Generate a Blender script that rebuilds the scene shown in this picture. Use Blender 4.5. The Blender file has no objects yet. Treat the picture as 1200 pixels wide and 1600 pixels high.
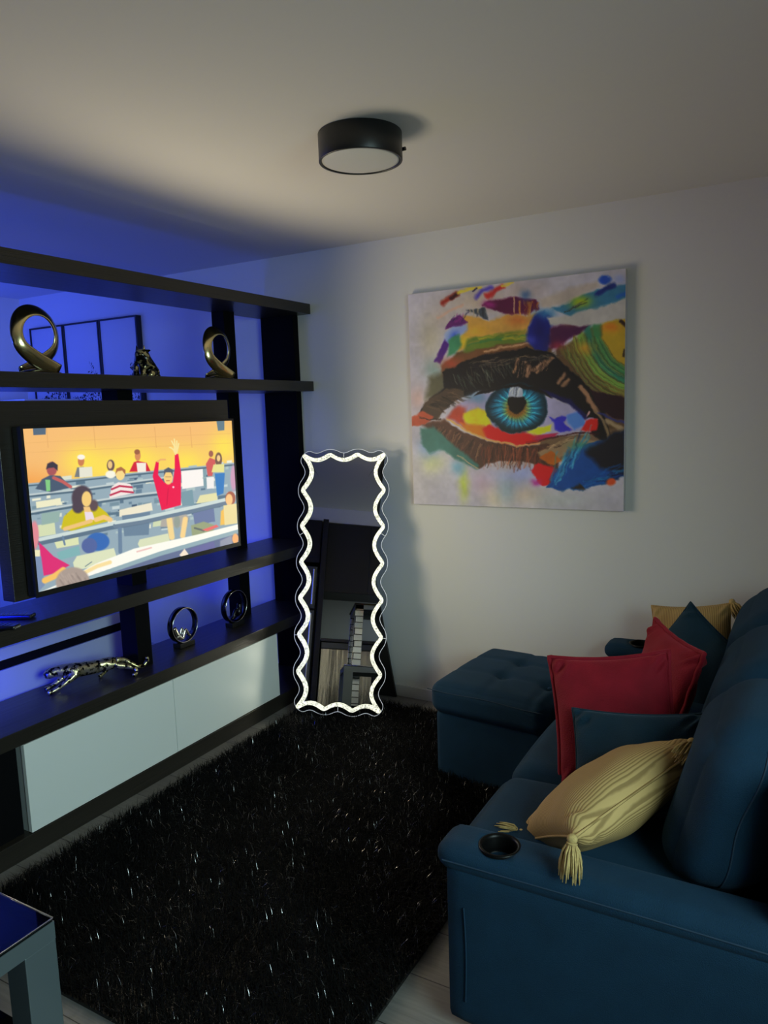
import bpy, bmesh, math, random
from mathutils import Vector, Matrix
import numpy as np
S = bpy.context.scene; COL = S.collection; PI = math.pi
R = math.radians

# ---------------------------------------------------------------- camera
def cam_axes(yaw, pitch, roll):
    f = Vector((math.sin(yaw)*math.cos(pitch), math.cos(yaw)*math.cos(pitch), math.sin(pitch)))
    r = Vector((math.cos(yaw), -math.sin(yaw), 0)); u = r.cross(f)
    return math.cos(roll)*r + math.sin(roll)*u, -math.sin(roll)*r + math.cos(roll)*u, f
r_, u_, f_ = cam_axes(-0.521149, -0.132895, -0.0333548)
cd = bpy.data.cameras.new('camera'); cam = bpy.data.objects.new('camera', cd); COL.objects.link(cam)
cam.matrix_world = Matrix(((r_.x, u_.x, -f_.x, 0), (r_.y, u_.y, -f_.y, 0), (r_.z, u_.z, -f_.z, 1.6), (0, 0, 0, 1)))
cd.sensor_fit = 'HORIZONTAL'; cd.sensor_width = 36; cd.lens = 36*1167.83/1200; cd.clip_start = .02
S.camera = cam
S.view_settings.view_transform = 'Standard'; S.view_settings.look = 'None'
S.view_settings.exposure = 0; S.view_settings.gamma = 1; S.view_settings.use_curve_mapping = False

# ---------------------------------------------------------------- light
W = bpy.data.worlds.new('world'); S.world = W; W.use_nodes = True
W.node_tree.nodes['Background'].inputs[0].default_value = (.45, .6, .75, 1)
W.node_tree.nodes['Background'].inputs[1].default_value = .3
def lamp(name, kind, loc, direction, power, color, size=None, size_y=None, spot=None, spread=None):
    d = bpy.data.lights.new(name, kind); d.energy = power; d.color = color
    if kind == 'AREA':
        d.shape = 'RECTANGLE'; d.size = size; d.size_y = size_y or size
        if spread: d.spread = spread
    if kind == 'SPOT': d.spot_size = spot; d.spot_blend = .45; d.shadow_soft_size = 0
    o = bpy.data.objects.new(name, d); COL.objects.link(o); o.location = loc
    o.rotation_euler = Vector(direction).to_track_quat('-Z', 'Z').to_euler(); return o
# daylight by the window on the right, and an added fill for the kitchen
lamp('kitchen_fill_light', 'AREA', (1.22, -1.2, 1.6), (-1, -.22, -.12), 9, (.80, .95, .90), 1.0, 1.1, spread=R(80))  # unseen fill lamp, added to brighten the kitchen shown in the mirror
lamp('window_daylight', 'AREA', (1.22, .55, 1.6), (-1, .42, -.42), 21, (.66, .94, .93), 1.2, 1.15, spread=R(96))
# the light the television gives to the room
for yy in (1.86, 2.10, 2.34, 2.58):
    for zz in (1.14, 1.43):
        lamp('television_light', 'SPOT', (-2.35, yy, zz), (1, 0, .10), 4.3, (1.0, .87, .60), spot=R(178))
# blue led strips of the room behind the shelving
lamp('led_strip_light', 'AREA', (-2.98, 1.02, 1.35), (-.25, 1, 0), 6, (.015, .06, 1), .06, 1.9, spread=R(130))
lamp('led_strip_light', 'AREA', (-4.35, 1.6, 1.75), (-1, .45, .12), 40, (.03, .075, 1), .8, .8)
lamp('led_strip_light', 'AREA', (-2.66, 1.2, .74), (-.16, 1, -.34), 2.4, (.003, .012, 1), .2, .1, spread=R(60))
lamp('led_strip_light', 'AREA', (-2.68, 1.2, 1.06), (-.16, 1, -.20), 2.6, (.003, .012, 1), .18, .15, spread=R(60))
# the light the glowing mirror border gives
_n = Vector((math.sin(R(18)), -math.cos(R(18)), 0))*math.cos(R(12)) + Vector((0, 0, math.sin(R(12))))
_u = Vector((0, 0, math.cos(R(12)))) - Vector((math.sin(R(18)), -math.cos(R(18)), 0))*math.sin(R(12)); _w = Vector((math.cos(R(18)), math.sin(R(18)), 0))
for _a, _p in ((.045, .42), (.48, .22)):
    for _b in (.08, .28, .48, .68, .88, 1.08, 1.28):
        lamp('mirror_border_light', 'SPOT', Vector((-2.351, 3.023, .028)) + _w*_a + _u*_b + _n*.022, _n, _p, (1.0, .95, .72), spot=R(176))
# ---------------------------------------------------------------- pictures
import numpy as np
def homog(src):                      # corners TL,TR,BR,BL in measured units -> unit square
    dst = [(0,0),(1,0),(1,1),(0,1)]; A=[]; B=[]
    for (x,y),(u,v) in zip(src,dst):
        A.append([x,y,1,0,0,0,-u*x,-u*y]); B.append(u)
        A.append([0,0,0,x,y,1,-v*x,-v*y]); B.append(v)
    k=np.linalg.solve(np.array(A,float),np.array(B,float)); return np.append(k,1).reshape(3,3)
class Canvas:
    """a small raster painted in numpy; coordinates are given in the plane 'src' describes"""
    def __init__(s,w,h,src,bg):
        s.w,s.h=w,h; s.H=homog(src); s.img=np.zeros((h,w,3))+np.array(bg,float)
        s.rng=np.random.default_rng(5); s.u,s.v=np.meshgrid((np.arange(w)+.5)/w,(np.arange(h)+.5)/h)
        Hi=np.linalg.inv(s.H); q=np.stack([s.u,s.v,np.ones_like(s.u)],-1)@Hi.T
        s.x=q[...,0]/q[...,2]; s.y=q[...,1]/q[...,2]
        s.px=abs(s.x[0,-1]-s.x[0,0])/w
        s.noise=s._noise()
    def _noise(s):
        n=np.zeros((s.h,s.w))
        for k,a in ((12,.5),(30,.3),(80,.2)):
            g=s.rng.random((k+2,k+2)); yy=s.v*k; xx=s.u*k; i=yy.astype(int); j=xx.astype(int); fy=yy-i; fx=xx-j
            n+=a*(g[i,j]*(1-fy)*(1-fx)+g[i+1,j]*fy*(1-fx)+g[i,j+1]*(1-fy)*fx+g[i+1,j+1]*fy*fx)
        return n
    def lay(s,a,c,k=1):
        a=np.clip(a*k,0,1)[...,None]; s.img=s.img*(1-a)+np.array(c,float)*a
    def warp(s,a):
        g=np.random.default_rng(8); f=[]
        for k in (26,26,70,70):
            q=g.random((k+2,k+2))-.5; yy=s.v*k; xx=s.u*k; i=yy.astype(int); j=xx.astype(int); fy=yy-i; fx=xx-j
            f.append(q[i,j]*(1-fy)*(1-fx)+q[i+1,j]*fy*(1-fx)+q[i,j+1]*(1-fy)*fx+q[i+1,j+1]*fy*fx)
        Y=np.clip(np.arange(s.h)[:,None]+(f[0]*2+f[2])*a,0,s.h-1).astype(int); X=np.clip(np.arange(s.w)[None]+(f[1]*2+f[3])*a,0,s.w-1).astype(int)
        s.img=s.img[Y,X]*.75+s.img*.25
    def dist(s,p,closed=True):
        d=np.full(s.x.shape,1e9); n=len(p); ins=np.zeros(s.x.shape,bool)
        for i in range(n if closed else n-1):
            (x0,y0),(x1,y1)=p[i],p[(i+1)%n]; dx,dy=x1-x0,y1-y0; L=dx*dx+dy*dy+1e-9
            t=np.clip(((s.x-x0)*dx+(s.y-y0)*dy)/L,0,1)
            d=np.minimum(d,np.hypot(s.x-x0-t*dx,s.y-y0-t*dy))
            if closed: ins^=((y0>s.y)!=(y1>s.y))&(s.x<dx*(s.y-y0)/(dy+1e-9*(dy==0))+x0)
        return np.where(ins,-d,d) if closed else d
    def poly(s,p,c,b=0,k=1,rag=0):
        b=max(b,s.px); s.lay(.5-(s.dist(p)+rag*(s.noise-.5)*2)/b,c,k)
    def line(s,p,w,c,b=0,k=1):
        b=max(b,s.px); s.lay(.5-(s.dist(p,False)-w/2)/b,c,k)
    def ell(s,cx,cy,rx,ry,c,b=0,k=1):
        b=max(b,s.px); s.lay(.5-(np.hypot((s.x-cx)/rx,(s.y-cy)/ry)-1)*min(rx,ry)/b,c,k)
    def blob(s,cx,cy,r,c,k=.7,ry=None):
        ry=ry or r; s.lay(np.exp(-((s.x-cx)/r)**2-((s.y-cy)/ry)**2),c,k)
    def streaks(s,p0,p1,jit,n,ln,w,cols,k=.7,ang=None):
        for i in range(n):
            t=s.rng.random(); q=np.array(p0)*(1-t)+np.array(p1)*t+(s.rng.random(2)-.5)*jit
            a=np.radians(ang+s.rng.normal()*7); L=ln*(.5+s.rng.random())
            e=q+np.array([np.cos(a),np.sin(a)])*L; m=(q+e)/2+(s.rng.random(2)-.5)*L*.15
            s.line([tuple(q),tuple(m),tuple(e)],w*(.5+s.rng.random()),cols[s.rng.integers(len(cols))],w,k)

def paint_eye(N=400):
    c=Canvas(N,N,[(60,190),(1133,55),(1118,1255),(82,1225)],(124,121,127))
    # faint washes on the white ground
    for a in ((170,400,60,(122,116,92),.5,120),(190,560,50,(90,108,104),.7,50),(230,300,60,(122,112,104),.6,60),(400,220,150,(128,117,104),.8,60),
              (620,170,120,(124,112,108),.7,50),(180,1020,60,(128,130,92),.8,60),(250,1100,80,(122,120,124),.7,80),(430,1120,70,(128,112,122),.8,60),
              (560,1080,90,(108,112,136),.8,60),(640,1180,90,(132,120,108),.8,50),(480,1190,60,(130,122,100),.6,60),(330,1130,22,(120,128,60),.9,80),
              (300,1040,30,(80,110,122),.9,35),(540,1150,45,(110,122,128),.8,60),(800,1200,150,(120,124,122),.6,40),(160,940,50,(84,104,128),.9,50),(100,700,40,(132,108,100),.6,60),
              (590,1020,90,(128,112,96),.9,40),(620,1060,60,(104,110,140),.8,40)):
        c.blob(a[0],a[1],a[2],a[3],a[4],a[5])
    c.poly([(800,430),(900,470),(1140,640),(1140,880),(1040,900),(960,780),(860,600),(780,500)],(70,54,38),14,rag=8)
    c.poly([(240,560),(300,470),(420,440),(640,420),(760,450),(760,500),(300,600)],(74,56,34),14,rag=8)
    c.poly([(160,600),(230,560),(260,640),(180,700),(140,700)],(72,70,56),30); c.poly([(120,830),(240,800),(300,870),(190,880)],(70,48,38),14)
    c.poly([(700,900),(1000,860),(1125,840),(1120,900),(860,960),(760,1040),(690,1000)],(84,68,52),14,rag=8)
    # upper left colour strokes
    c.line([(228,228),(262,205),(300,182)],22,(105,34,22),16); c.line([(268,204),(304,180)],16,(40,8,8),10)
    c.line([(305,178),(360,160),(420,155)],14,(150,135,48),10); c.line([(395,200),(430,170),(470,150)],20,(68,58,122),14)
    c.line([(450,196),(490,165),(525,147)],24,(128,38,36),14); c.line([(520,146),(575,127)],12,(150,130,52),10)
    c.line([(205,300),(250,275),(330,240)],10,(135,112,98),14); c.line([(380,172),(400,158)],8,(40,34,60),6)
    c.poly([(430,245),(455,215),(520,212),(590,200),(690,215),(705,262),(640,275),(560,282),(500,268),(460,252)],(66,16,48),10,rag=8)
    c.blob(462,236,30,(112,32,92),.9,18); c.streaks((600,215),(700,225),10,16,50,5,[(128,92,40),(150,120,40),(90,40,30)],.7,92)
    c.blob(640,190,26,(50,74,104),.8,30); c.line([(580,205),(582,275)],8,(125,100,84),4)
    c.poly([(330,288),(455,318),(520,288),(690,282),(660,330),(640,380),(480,400),(330,450),(300,470),(330,380)],(134,106,56),10,rag=8)
    c.blob(600,310,60,(138,84,44),.8,26); c.blob(400,370,50,(146,116,40),.7,30); c.blob(330,420,30,(140,126,30),.9,30)
    c.poly([(345,262),(440,258),(452,312),(400,292)],(52,58,64),8,rag=5); c.streaks((360,262),(440,262),4,9,34,5,[(120,110,96),(36,36,44)],.7,85)
    c.poly([(318,282),(346,330),(300,345),(240,362),(262,325)],(74,28,80),6,rag=8); c.streaks((270,330),(330,300),20,8,40,4,[(36,30,60),(110,40,100)],.6,-50)
    c.poly([(345,335),(350,370),(300,400),(280,440),(235,420),(240,380),(280,350)],(104,114,146),16); c.blob(285,398,24,(48,72,140),.9,24)
    c.poly([(260,410),(310,390),(320,430),(290,480),(250,500)],(52,96,72),14,rag=6)
    c.poly([(240,405),(262,430),(218,528),(186,522)],(58,26,88),8)
    c.poly([(350,410),(500,385),(640,355),(650,420),(480,450),(330,470)],(74,88,36),14,rag=10)
    c.streaks((360,430),(640,380),30,26,90,7,[(128,116,36),(52,92,40),(110,96,44),(40,84,56)],.6,-12)
    c.poly([(220,535),(320,480),(440,452),(650,420),(660,455),(440,500),(300,580),(225,590)],(84,58,36),12,rag=8)
    c.blob(270,530,45,(112,54,38),.9,26); c.line([(430,470),(560,440),(650,430)],8,(130,104,80),6)
    # blue / purple knot and white sweep
    c.poly([(800,455),(900,395),(960,350),(1140,300),(1140,705),(1010,668),(920,580),(850,520)],(78,70,38),12)
    R=np.hypot(c.x-1215,c.y-345); side=(c.x>840)&(c.y>295)
    for r0,r1,col in ((0,205,(128,108,30)),(205,250,(46,92,62)),(250,290,(36,88,74)),(290,325,(88,112,52)),(325,352,(96,92,44)),(352,380,(72,62,34)),(380,420,(92,68,40))):
        m=np.clip((R-r0)/14,0,1)*np.clip((r1+8-R)/14,0,1)*side*(R<420)*(c.x>870+(c.y-330)*-.0); c.lay(m*(c.y<345+ (c.x-860)*1.15+ 90),col,.9)
    for i in range(46):
        r=206+i*4.4; col=[(30,52,30),(120,122,60),(60,120,70),(110,84,44),(40,40,22)][i%5]
        t=np.linspace(1.75+c.rng.random()*.4,2.75+c.rng.random()*.25,10)
        pts=[(1215+r*np.cos(q),345+r*np.sin(q)) for q in t]; c.line([p for p in pts],2.2,col,3,.55)
    c.blob(1050,350,40,(140,80,22),.8,24); c.line([(1108,318),(1126,336)],20,(40,24,18),8); c.line([(1122,455),(1122,490)],10,(34,24,18),6)
    c.blob(930,450,36,(132,98,34),.8,30)
    c.poly([(640,420),(650,350),(680,290),(730,270),(770,300),(760,400),(740,470),(690,460)],(16,24,86),16,rag=8)
    c.blob(735,285,50,(40,84,112),.85,26); c.blob(665,410,26,(56,60,124),.7,22); c.blob(710,365,34,(10,10,70),.8,50)
    c.poly([(760,350),(830,330),(960,330),(900,380),(820,430),(760,450)],(56,18,52),14,rag=10); c.blob(790,435,40,(104,34,50),.8,24); c.blob(850,330,50,(96,76,60),.5,20)
    c.poly([(750,262),(850,222),(905,188),(1000,160),(1140,130),(1140,205),(1000,245),(860,290)],(44,84,104),10,rag=8)
    c.blob(905,222,50,(118,126,22),.95,32); c.streaks((800,280),(900,235),14,8,60,5,[(40,46,40),(110,104,88)],.7,-28)
    c.poly([(740,302),(860,288),(1140,198),(1140,302),(1000,330),(900,345),(830,325),(760,335)],(122,119,116),12,rag=6)
    c.poly([(700,210),(850,150),(990,120),(1000,150),(880,195),(760,255),(710,250)],(122,114,108),20)
    c.ell(1030,112,32,24,(30,60,122),12); c.line([(985,190),(1030,160),(1075,138)],22,(20,34,82),12); c.line([(1085,190),(1140,178)],20,(28,70,120),14); c.blob(1100,110,30,(104,112,140),.8,24)
    # dark lid mass with lashes
    c.poly([(225,570),(340,515),(450,478),(640,448),(770,480),(860,560),(950,640),(1015,750),(1055,880),(1045,910),(960,870),(935,800),(870,722),(760,692),(690,660),(600,640),(430,655),(330,690),(250,742),(190,800),(130,805),(105,790),(140,715),(235,650)],(17,14,15),8,rag=6)
    c.poly([(138,712),(250,650),(330,650),(330,690),(250,742),(195,805),(115,792)],(58,47,38),8,rag=4)
    c.streaks((150,740),(300,660),20,26,70,5,[(30,24,20),(84,68,54),(44,36,30)],.6,22)
    c.streaks((260,600),(560,520),30,46,56,4,[(60,66,58),(84,88,78),(30,30,30),(50,60,50)],.6,62)
    c.streaks((360,540),(760,490),30,60,60,4,[(70,66,58),(40,38,38),(100,86,70)],.55,-12)
    for p in (((600,510),(580,570)),((640,520),(650,575)),((760,500),(690,570)),((730,512),(670,560)),((830,575),(800,620)),((850,600),(820,630)),((660,540),(640,590))):
        c.line([p[0],p[1]],17,(106,82,64),9,.9)
    c.streaks((590,520),(760,520),16,34,60,3,[(20,14,12),(130,104,84)],.6,110)
    c.line([(640,455),(760,480),(870,580),(960,690)],5,(10,8,8),4)
    c.line([(905,640),(950,700),(990,760)],26,(108,84,66),10); c.line([(985,755),(1030,830),(1050,900)],15,(96,82,62),8)
    c.poly([(950,650),(1140,700),(1130,805),(1060,790),(1000,745)],(34,13,22),8); c.line([(1000,765),(1060,800),(1125,815)],10,(40,42,90),10); c.line([(1040,810),(1120,850)],22,(112,98,78),12)
    c.poly([(78,790),(128,762),(180,790),(165,815),(110,838),(80,835)],(124,62,42),8,rag=4); c.line([(110,790),(160,808),(215,800)],5,(40,26,20),4)
    # eyeball
    c.poly([(243,798),(292,742),(400,680),(600,650),(750,695),(850,728),(930,785),(990,800),(965,842),(850,868),(720,898),(560,928),(450,908),(340,862)],(112,108,128),6)
    c.poly([(250,790),(300,740),(350,735),(330,800),(350,850)],(120,52,38),20); c.blob(395,700,50,(70,100,120),.8,30); c.blob(370,735,45,(126,112,128),.8,24)
    c.poly([(330,775),(400,745),(450,770),(460,840),(380,830),(330,815)],(150,134,16),16,rag=6); c.poly([(310,820),(400,825),(450,850),(430,895),(350,862)],(150,84,18),14)
    c.poly([(420,850),(450,832),(560,872),(640,872),(720,884),(760,892),(640,925),(540,926),(440,895)],(142,20,18),12,rag=6)
    c.poly([(640,872),(700,840),(770,822),(765,860),(700,880)],(150,144,28),10,rag=6); c.poly([(650,888),(700,880),(800,868),(780,888),(700,905)],(118,30,58),8)
    c.poly([(750,785),(785,800),(815,780),(840,790),(825,820),(860,850),(810,858),(785,850),(780,815)],(42,36,128),8,rag=8); c.poly([(840,780),(900,755),(935,790),(930,830),(870,850),(850,820)],(62,92,152),14,rag=6)
    c.poly([(905,855),(940,800),(985,795),(990,850),(940,868)],(146,28,22),10,rag=6); c.line([(930,800),(948,765)],8,(140,110,108),5)
    c.line([(640,915),(760,895),(870,868),(1000,868)],7,(50,16,18),6)
    # iris
    rr=np.hypot((c.x-593)/152,(c.y-748)/124); th=np.arctan2(c.y-748,c.x-593)
    st=np.zeros_like(th)
    for f,a,p in ((23,.5,.3),(41,.35,1.1),(67,.3,2.2)): st+=a*np.sin(f*th+p+3*rr)
    e=lambda a,b:np.clip((rr-a)/(b-a),0,1)
    c.lay(1-e(.97,1.03),(10,36,46)); c.lay((1-e(.62+.0,.93+.0))*np.clip(.8+.5*st,0,1),(34,104,130)); c.lay((1-e(.55,.85))*np.clip(st,0,1),(72,152,164),.8)
    c.lay((1-e(.3,.56))*np.clip(.75+.4*st,0,1),(136,122,36)); c.lay((1-e(.25,.42)),(96,60,26),.8)
    c.lay(np.clip((rr-.7)*4,0,1)*(1-e(.95,1))*np.clip(np.sin(th)*1.5-.3,0,1),(14,34,34),.8)
    c.ell(594,722,48,46,(14,11,12),6); c.poly([(560,640),(618,636),(624,690),(550,692)],(112,116,126),5); c.streaks((570,650),(610,650),10,10,34,3,[(60,64,72),(140,142,150)],.7,110)
    c.poly([(420,655),(600,628),(720,655),(770,700),(700,672),(640,652),(600,645),(520,650),(450,668),(380,690)],(15,12,14),6)
    c.poly([(700,650),(860,700),(945,790),(930,800),(850,722),(760,690)],(16,14,58),12)
    # lower lid
    c.poly([(232,812),(340,868),(450,912),(600,936),(740,922),(800,960),(790,1060),(700,1030),(620,1010),(500,1008),(400,1046),(300,985),(200,905),(150,842)],(62,42,34),8,rag=6)
    c.streaks((180,830),(420,930),20,46,60,4,[(34,26,22),(90,64,50),(110,84,62)],.55,118)
    c.streaks((420,930),(780,950),20,90,80,4,[(96,50,34),(128,74,50),(40,24,20),(76,44,34)],.6,96)
    c.line([(250,798),(340,858),(450,905),(600,930),(700,916)],9,(146,110,68),6)
    c.poly([(122,850),(185,846),(280,930),(400,1030),(395,1048),(300,1005),(215,950),(160,975),(130,940)],(50,84,78),14,rag=8); c.line([(300,985),(395,1046)],6,(120,110,90),5)
    c.poly([(690,965),(860,888),(1010,905),(960,940),(850,945),(790,1000),(740,1010)],(108,90,70),12,rag=8); c.streaks((700,960),(860,900),16,20,30,3,[(40,26,22),(140,118,92)],.5,-25)
    c.poly([(708,988),(760,955),(812,1000),(765,1034)],(126,72,20),6,rag=6)
    c.poly([(660,1052),(700,1018),(790,1055),(760,1120),(720,1132),(690,1100)],(140,20,24),8,rag=8); c.blob(690,1110,28,(120,30,96),.8,16)
    c.poly([(738,1138),(790,1040),(870,945),(960,915),(1125,850),(1125,1080),(1040,1118),(880,1148),(800,1150)],(16,56,102),8,rag=6)
    c.poly([(1010,905),(1060,870),(1125,850),(1125,1070),(1000,1040),(930,960)],(20,18,26),26)
    c.streaks((760,1130),(900,950),40,40,100,7,[(44,108,128),(10,26,60),(70,130,140),(22,80,120)],.55,-62)
    c.streaks((900,1120),(1110,1060),40,26,90,7,[(14,72,120),(10,20,44),(30,100,130)],.5,-14); c.poly([(860,1140),(900,1112),(925,1140)],(40,30,22),8)
    c.blob(900,930,60,(44,88,70),.6,20); c.ell(1055,1108,24,18,(138,60,30),10)
    c.warp(3.2)
    c.streaks((300,560),(760,480),40,40,46,3,[(20,16,15),(8,8,8),(70,60,50)],.5,80)
    c.img*= (1+.22*(c.noise-.5))[...,None]
    return np.clip(c.img,0,255)

def paint_screen(W=420,Hh=236):
    c=Canvas(W,Hh,[(34.6,670.8),(361.7,657.5),(373.8,848.3),(61.7,923.3)],(247,190,118))
    P,L,E=c.poly,c.line,c.ell
    c.blob(40,760,60,(244,150,60),.6,25)
    for x,y,r in ((130,722,34),(215,722,40),(290,725,36),(350,700,24),(180,735,50)): c.blob(x,y,r,(255,232,84),.85,26)
    for x in (72,145,240,296): L([(x,668),(x+3,700)],.8,(214,150,90),1,.6)
    for y in (690,705): L([(40,y+3),(360,y-12)],.7,(228,170,100),1,.5)
    P([(51,668),(71,668),(71,680),(52,681)],(88,108,128),1); P([(337,656),(350,656),(350,673),(340,674)],(104,128,140),1)
    P([(43,756),(120,750),(210,740),(320,730),(380,724),(380,860),(60,930)],(150,172,184),2)
    # clutter of seats in the rows
    r=np.random.default_rng(3); pal=[(92,118,138),(222,226,206),(176,196,196),(70,92,116),(240,238,214),(120,146,160),(200,214,214),(104,130,150)]
    for i in range(170):
        x=50+r.random()*315; y=748+r.random()*96-(x-50)*.09; w=4+r.random()*13; h=2+r.random()*5
        P([(x,y),(x+w,y-w*.13),(x+w,y+h-w*.13),(x,y+h)],pal[r.integers(8)],1.2,.8)
    P([(282,733),(316,731),(318,760),(284,765)],(252,246,240),1); P([(316,731),(321,731),(323,762),(318,764)],(130,160,170),1)
    def desk(p,w,top=(196,208,208),und=(84,108,126)):
        L([(x,y+w*.9) for x,y in p],w*1.5,und,1); L(p,w,top,1)
    desk([(43,757),(105,751),(210,740),(317,730),(366,725)],2.2,(160,180,190)); desk([(46,773),(114,766),(180,757),(256,747)],2.6)
    desk([(47,800),(112,789),(147,783),(210,774),(246,770)],3); L([(317,748),(366,738)],2,(150,176,180),1)
    for q in (([(57,784),(95,778),(96,788),(58,794)],(240,236,200)),([(60,820),(86,815),(88,834),(62,838)],(214,222,180)),([(66,802),(95,798),(92,815),(66,820)],(150,178,170)),([(85,843),(122,835),(124,850),(90,856)],(222,228,180)),
              ([(90,862),(124,852),(126,866),(94,874)],(130,180,182)),([(186,797),(236,786),(238,798),(186,808)],(240,232,206)),([(190,806),(234,800),(232,836),(194,838)],(110,134,156)),([(240,806),(252,804),(252,822),(238,824)],(210,220,180)),
              ([(300,795),(333,788),(336,816),(304,822)],(112,126,164)),([(282,770),(300,766),(303,790),(284,792)],(124,156,168)),([(312,775),(338,771),(340,783),(306,788)],(232,226,172)),([(322,747),(334,746),(334,764),(323,765)],(244,240,236))):
        P(q[0],q[1],1.2)
    # people in the back rows
    E(81,733,8,11,(170,88,92),1.5); P([(72,734),(74,725),(82,722),(90,727),(90,736),(84,731),(76,732)],(62,56,72),1.5)
    P([(56,764),(66,749),(78,743),(94,744),(111,762),(80,769)],(76,92,114),1.5); L([(84,747),(98,753),(110,761)],5,(196,98,96),1.5); P([(71,750),(78.5,750),(79,767),(73,768)],(132,204,132),1)
    E(126,721,5,8,(206,128,84),1.2); E(126,715,6,4,(252,246,232),1.2); P([(116,746),(120,731),(130,730),(132,746)],(120,124,128),1.5); P([(123,731),(143,730),(144,745),(124,747)],(232,230,212),1)
    E(172,728,6,9,(108,84,84),1.5); E(171,727,3.5,6,(240,200,130),1); E(172,742,8,6,(250,246,226),2)
    E(214,713,4.5,8,(216,142,92),1.2); E(213,707,4.5,4,(160,100,70),1.2); P([(201,738),(208,723),(214,721),(228,724),(234,737)],(214,40,62),1.2); P([(212,724),(227,724),(227,738),(214,739)],(246,236,222),1)
    P([(170,779),(174,761),(184,754),(203,757),(209,771)],(246,232,226),1.2); L([(174,765),(186,760),(205,762)],3,(192,52,84),1); L([(172,774),(188,768),(207,770)],3,(192,52,84),1)
    E(187,742,7,9,(250,218,140),1.2); P([(179,742),(181,733),(188,730),(195,735),(195,743),(190,736),(183,737)],(176,112,72),1.2)
    P([(321,726),(327,716),(337,720),(331,745),(324,745)],(212,94,92),1.2); E(329,710,3.6,5,(164,100,84),1); E(341,719,5.5,11,(122,92,78),1.2); E(341,717,2.8,5,(246,206,140),1)
    P([(330,739),(333,727),(350,726),(350,739)],(232,226,144),1.2); P([(335,741),(351,740),(349,772),(339,776)],(58,126,194),1.2); E(365,748,5,20,(206,156,186),2)
    # woman in yellow
    desk([(64,842),(172,819),(220,811),(300,794),(352,782)],5.5,(208,222,218),(96,118,138))
    P([(96,826),(100,807),(116,792),(151,789),(167,802),(175,813),(112,829)],(208,192,34),1.5); E(128,778,16,19,(80,68,80),3); E(122,792,9,10,(80,68,80),3); E(146,790,7,9,(96,78,84),3)
    E(135,780,7.5,12,(246,206,124),1.5); P([(130,792),(140,792),(144,806),(134,808)],(244,200,130),1.5); P([(132,800),(144,800),(148,812),(134,814)],(236,220,232),1.5)
    L([(102,826),(122,820),(142,814)],6,(240,196,126),1.5); L([(150,812),(162,808),(172,812)],7,(244,200,130),1.5); E(153,846,18,14,(58,108,182),2); E(140,852,12,12,(86,104,160),2)
    L([(187,826),(188,862)],6,(110,134,160),1); L([(99,838),(102,850)],3,(110,134,160),1)
    # man in red with both arms up
    P([(242.5,722),(247,723.5),(246,743),(256,755),(269,755),(272,734),(272,711),(277.5,710),(282,740),(282,790),(252,798),(243.5,767),(237.5,745)],(238,22,78),1.2)
    L([(262,764),(260,790)],1,(190,10,60),1,.7); E(262,747,7,11,(250,208,130),1.2); P([(255,745),(255.5,735),(262,731),(269,735),(269,745),(266,739),(258,739)],(84,92,108),1.2); L([(259,752),(264,752)],1,(160,70,60),1); L([(258,746),(266,746)],.9,(120,90,80),1,.7)
    for p in (((273,711),(271,698),(267,690)),((273,705),(272,694),(271,687)),((274,706),(275,697),(275,690)),((272,706),(267,701),(264,700)),((275,709),(277,700),(278,694))): L(list(p),2,(250,232,160),1)
    E(273,704,3.6,5,(250,228,156),1); L([(245,722),(250,719),(257,719)],2.6,(240,178,110),1); E(270,762,1.6,1.6,(250,210,220),1)
    P([(252,808),(262,800),(286,800),(294,808),(292,824),(250,824)],(178,172,162),2); L([(264,812),(268,840)],9,(246,216,148),2); L([(289,812),(285,838)],8,(250,214,146),2); E(276,816,5,10,(150,160,150),2)
    desk([(180,817),(220,811),(300,794),(352,782)],5,(208,222,218),(110,130,150))
    P([(298,822),(318,816),(336,822),(332,836),(300,840)],(156,166,128),2); L([(304,826),(318,830)],3,(104,112,110),1)
    # right and front
    E(360,780,8,11,(170,96,76),1.5); E(358,782,5.5,9,(250,200,136),1.2); P([(345,800),(352,794),(356,820),(344,822)],(248,196,92),2); P([(349,791),(370,788),(371,819),(351,822)],(240,222,160),1)
    P([(115,878),(121,868),(178,856),(182,869),(150,884),(118,890)],(222,228,192),1.2); P([(215,850),(218,843),(262,834),(265,846),(220,860)],(220,226,190),1.2)
    P([(90,912),(150,880),(210,857),(309,836),(374,820),(375,828),(250,862),(140,899),(62,924)],(253,252,240),1.2); P([(140,899),(250,862),(375,828),(376,834),(250,869),(142,905)],(150,176,184),1); P([(142,905),(250,869),(376,834),(378,870),(140,925)],(104,116,150),1.5)
    P([(298,858),(334,847),(338,862),(296,874)],(110,110,162),1.5); P([(280,868),(288,858),(294,866),(292,876)],(250,232,210),1.5); P([(344,846),(362,838),(364,856),(344,862)],(150,154,172),2); E(368,843,5,8,(246,176,110),1.5); P([(315,829),(338,821),(342,824),(324,831)],(238,112,110),1); L([(214,862),(236,856)],2.4,(240,196,190),1)
    P([(62,846),(70,853),(85,868),(110,882),(88,894),(70,898)],(222,50,118),1.5); E(55,836,7,22,(226,140,150),2); P([(55,866),(66,868),(72,912),(60,925)],(126,146,180),1.5); P([(56,858),(64,858),(64,868),(56,868)],(240,234,190),1)
    L([(72,905),(86,899),(100,889)],9,(248,196,104),2); L([(128,896),(152,884),(172,878)],6,(250,224,160),2); E(115,908,26,23,(172,156,146),3); c.streaks((95,900),(135,905),16,26,10,2,[(190,172,160),(140,126,120)],.5,60); L([(134,884),(144,877)],1,(60,90,120),1)
    return np.clip(c.img,0,255)
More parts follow.
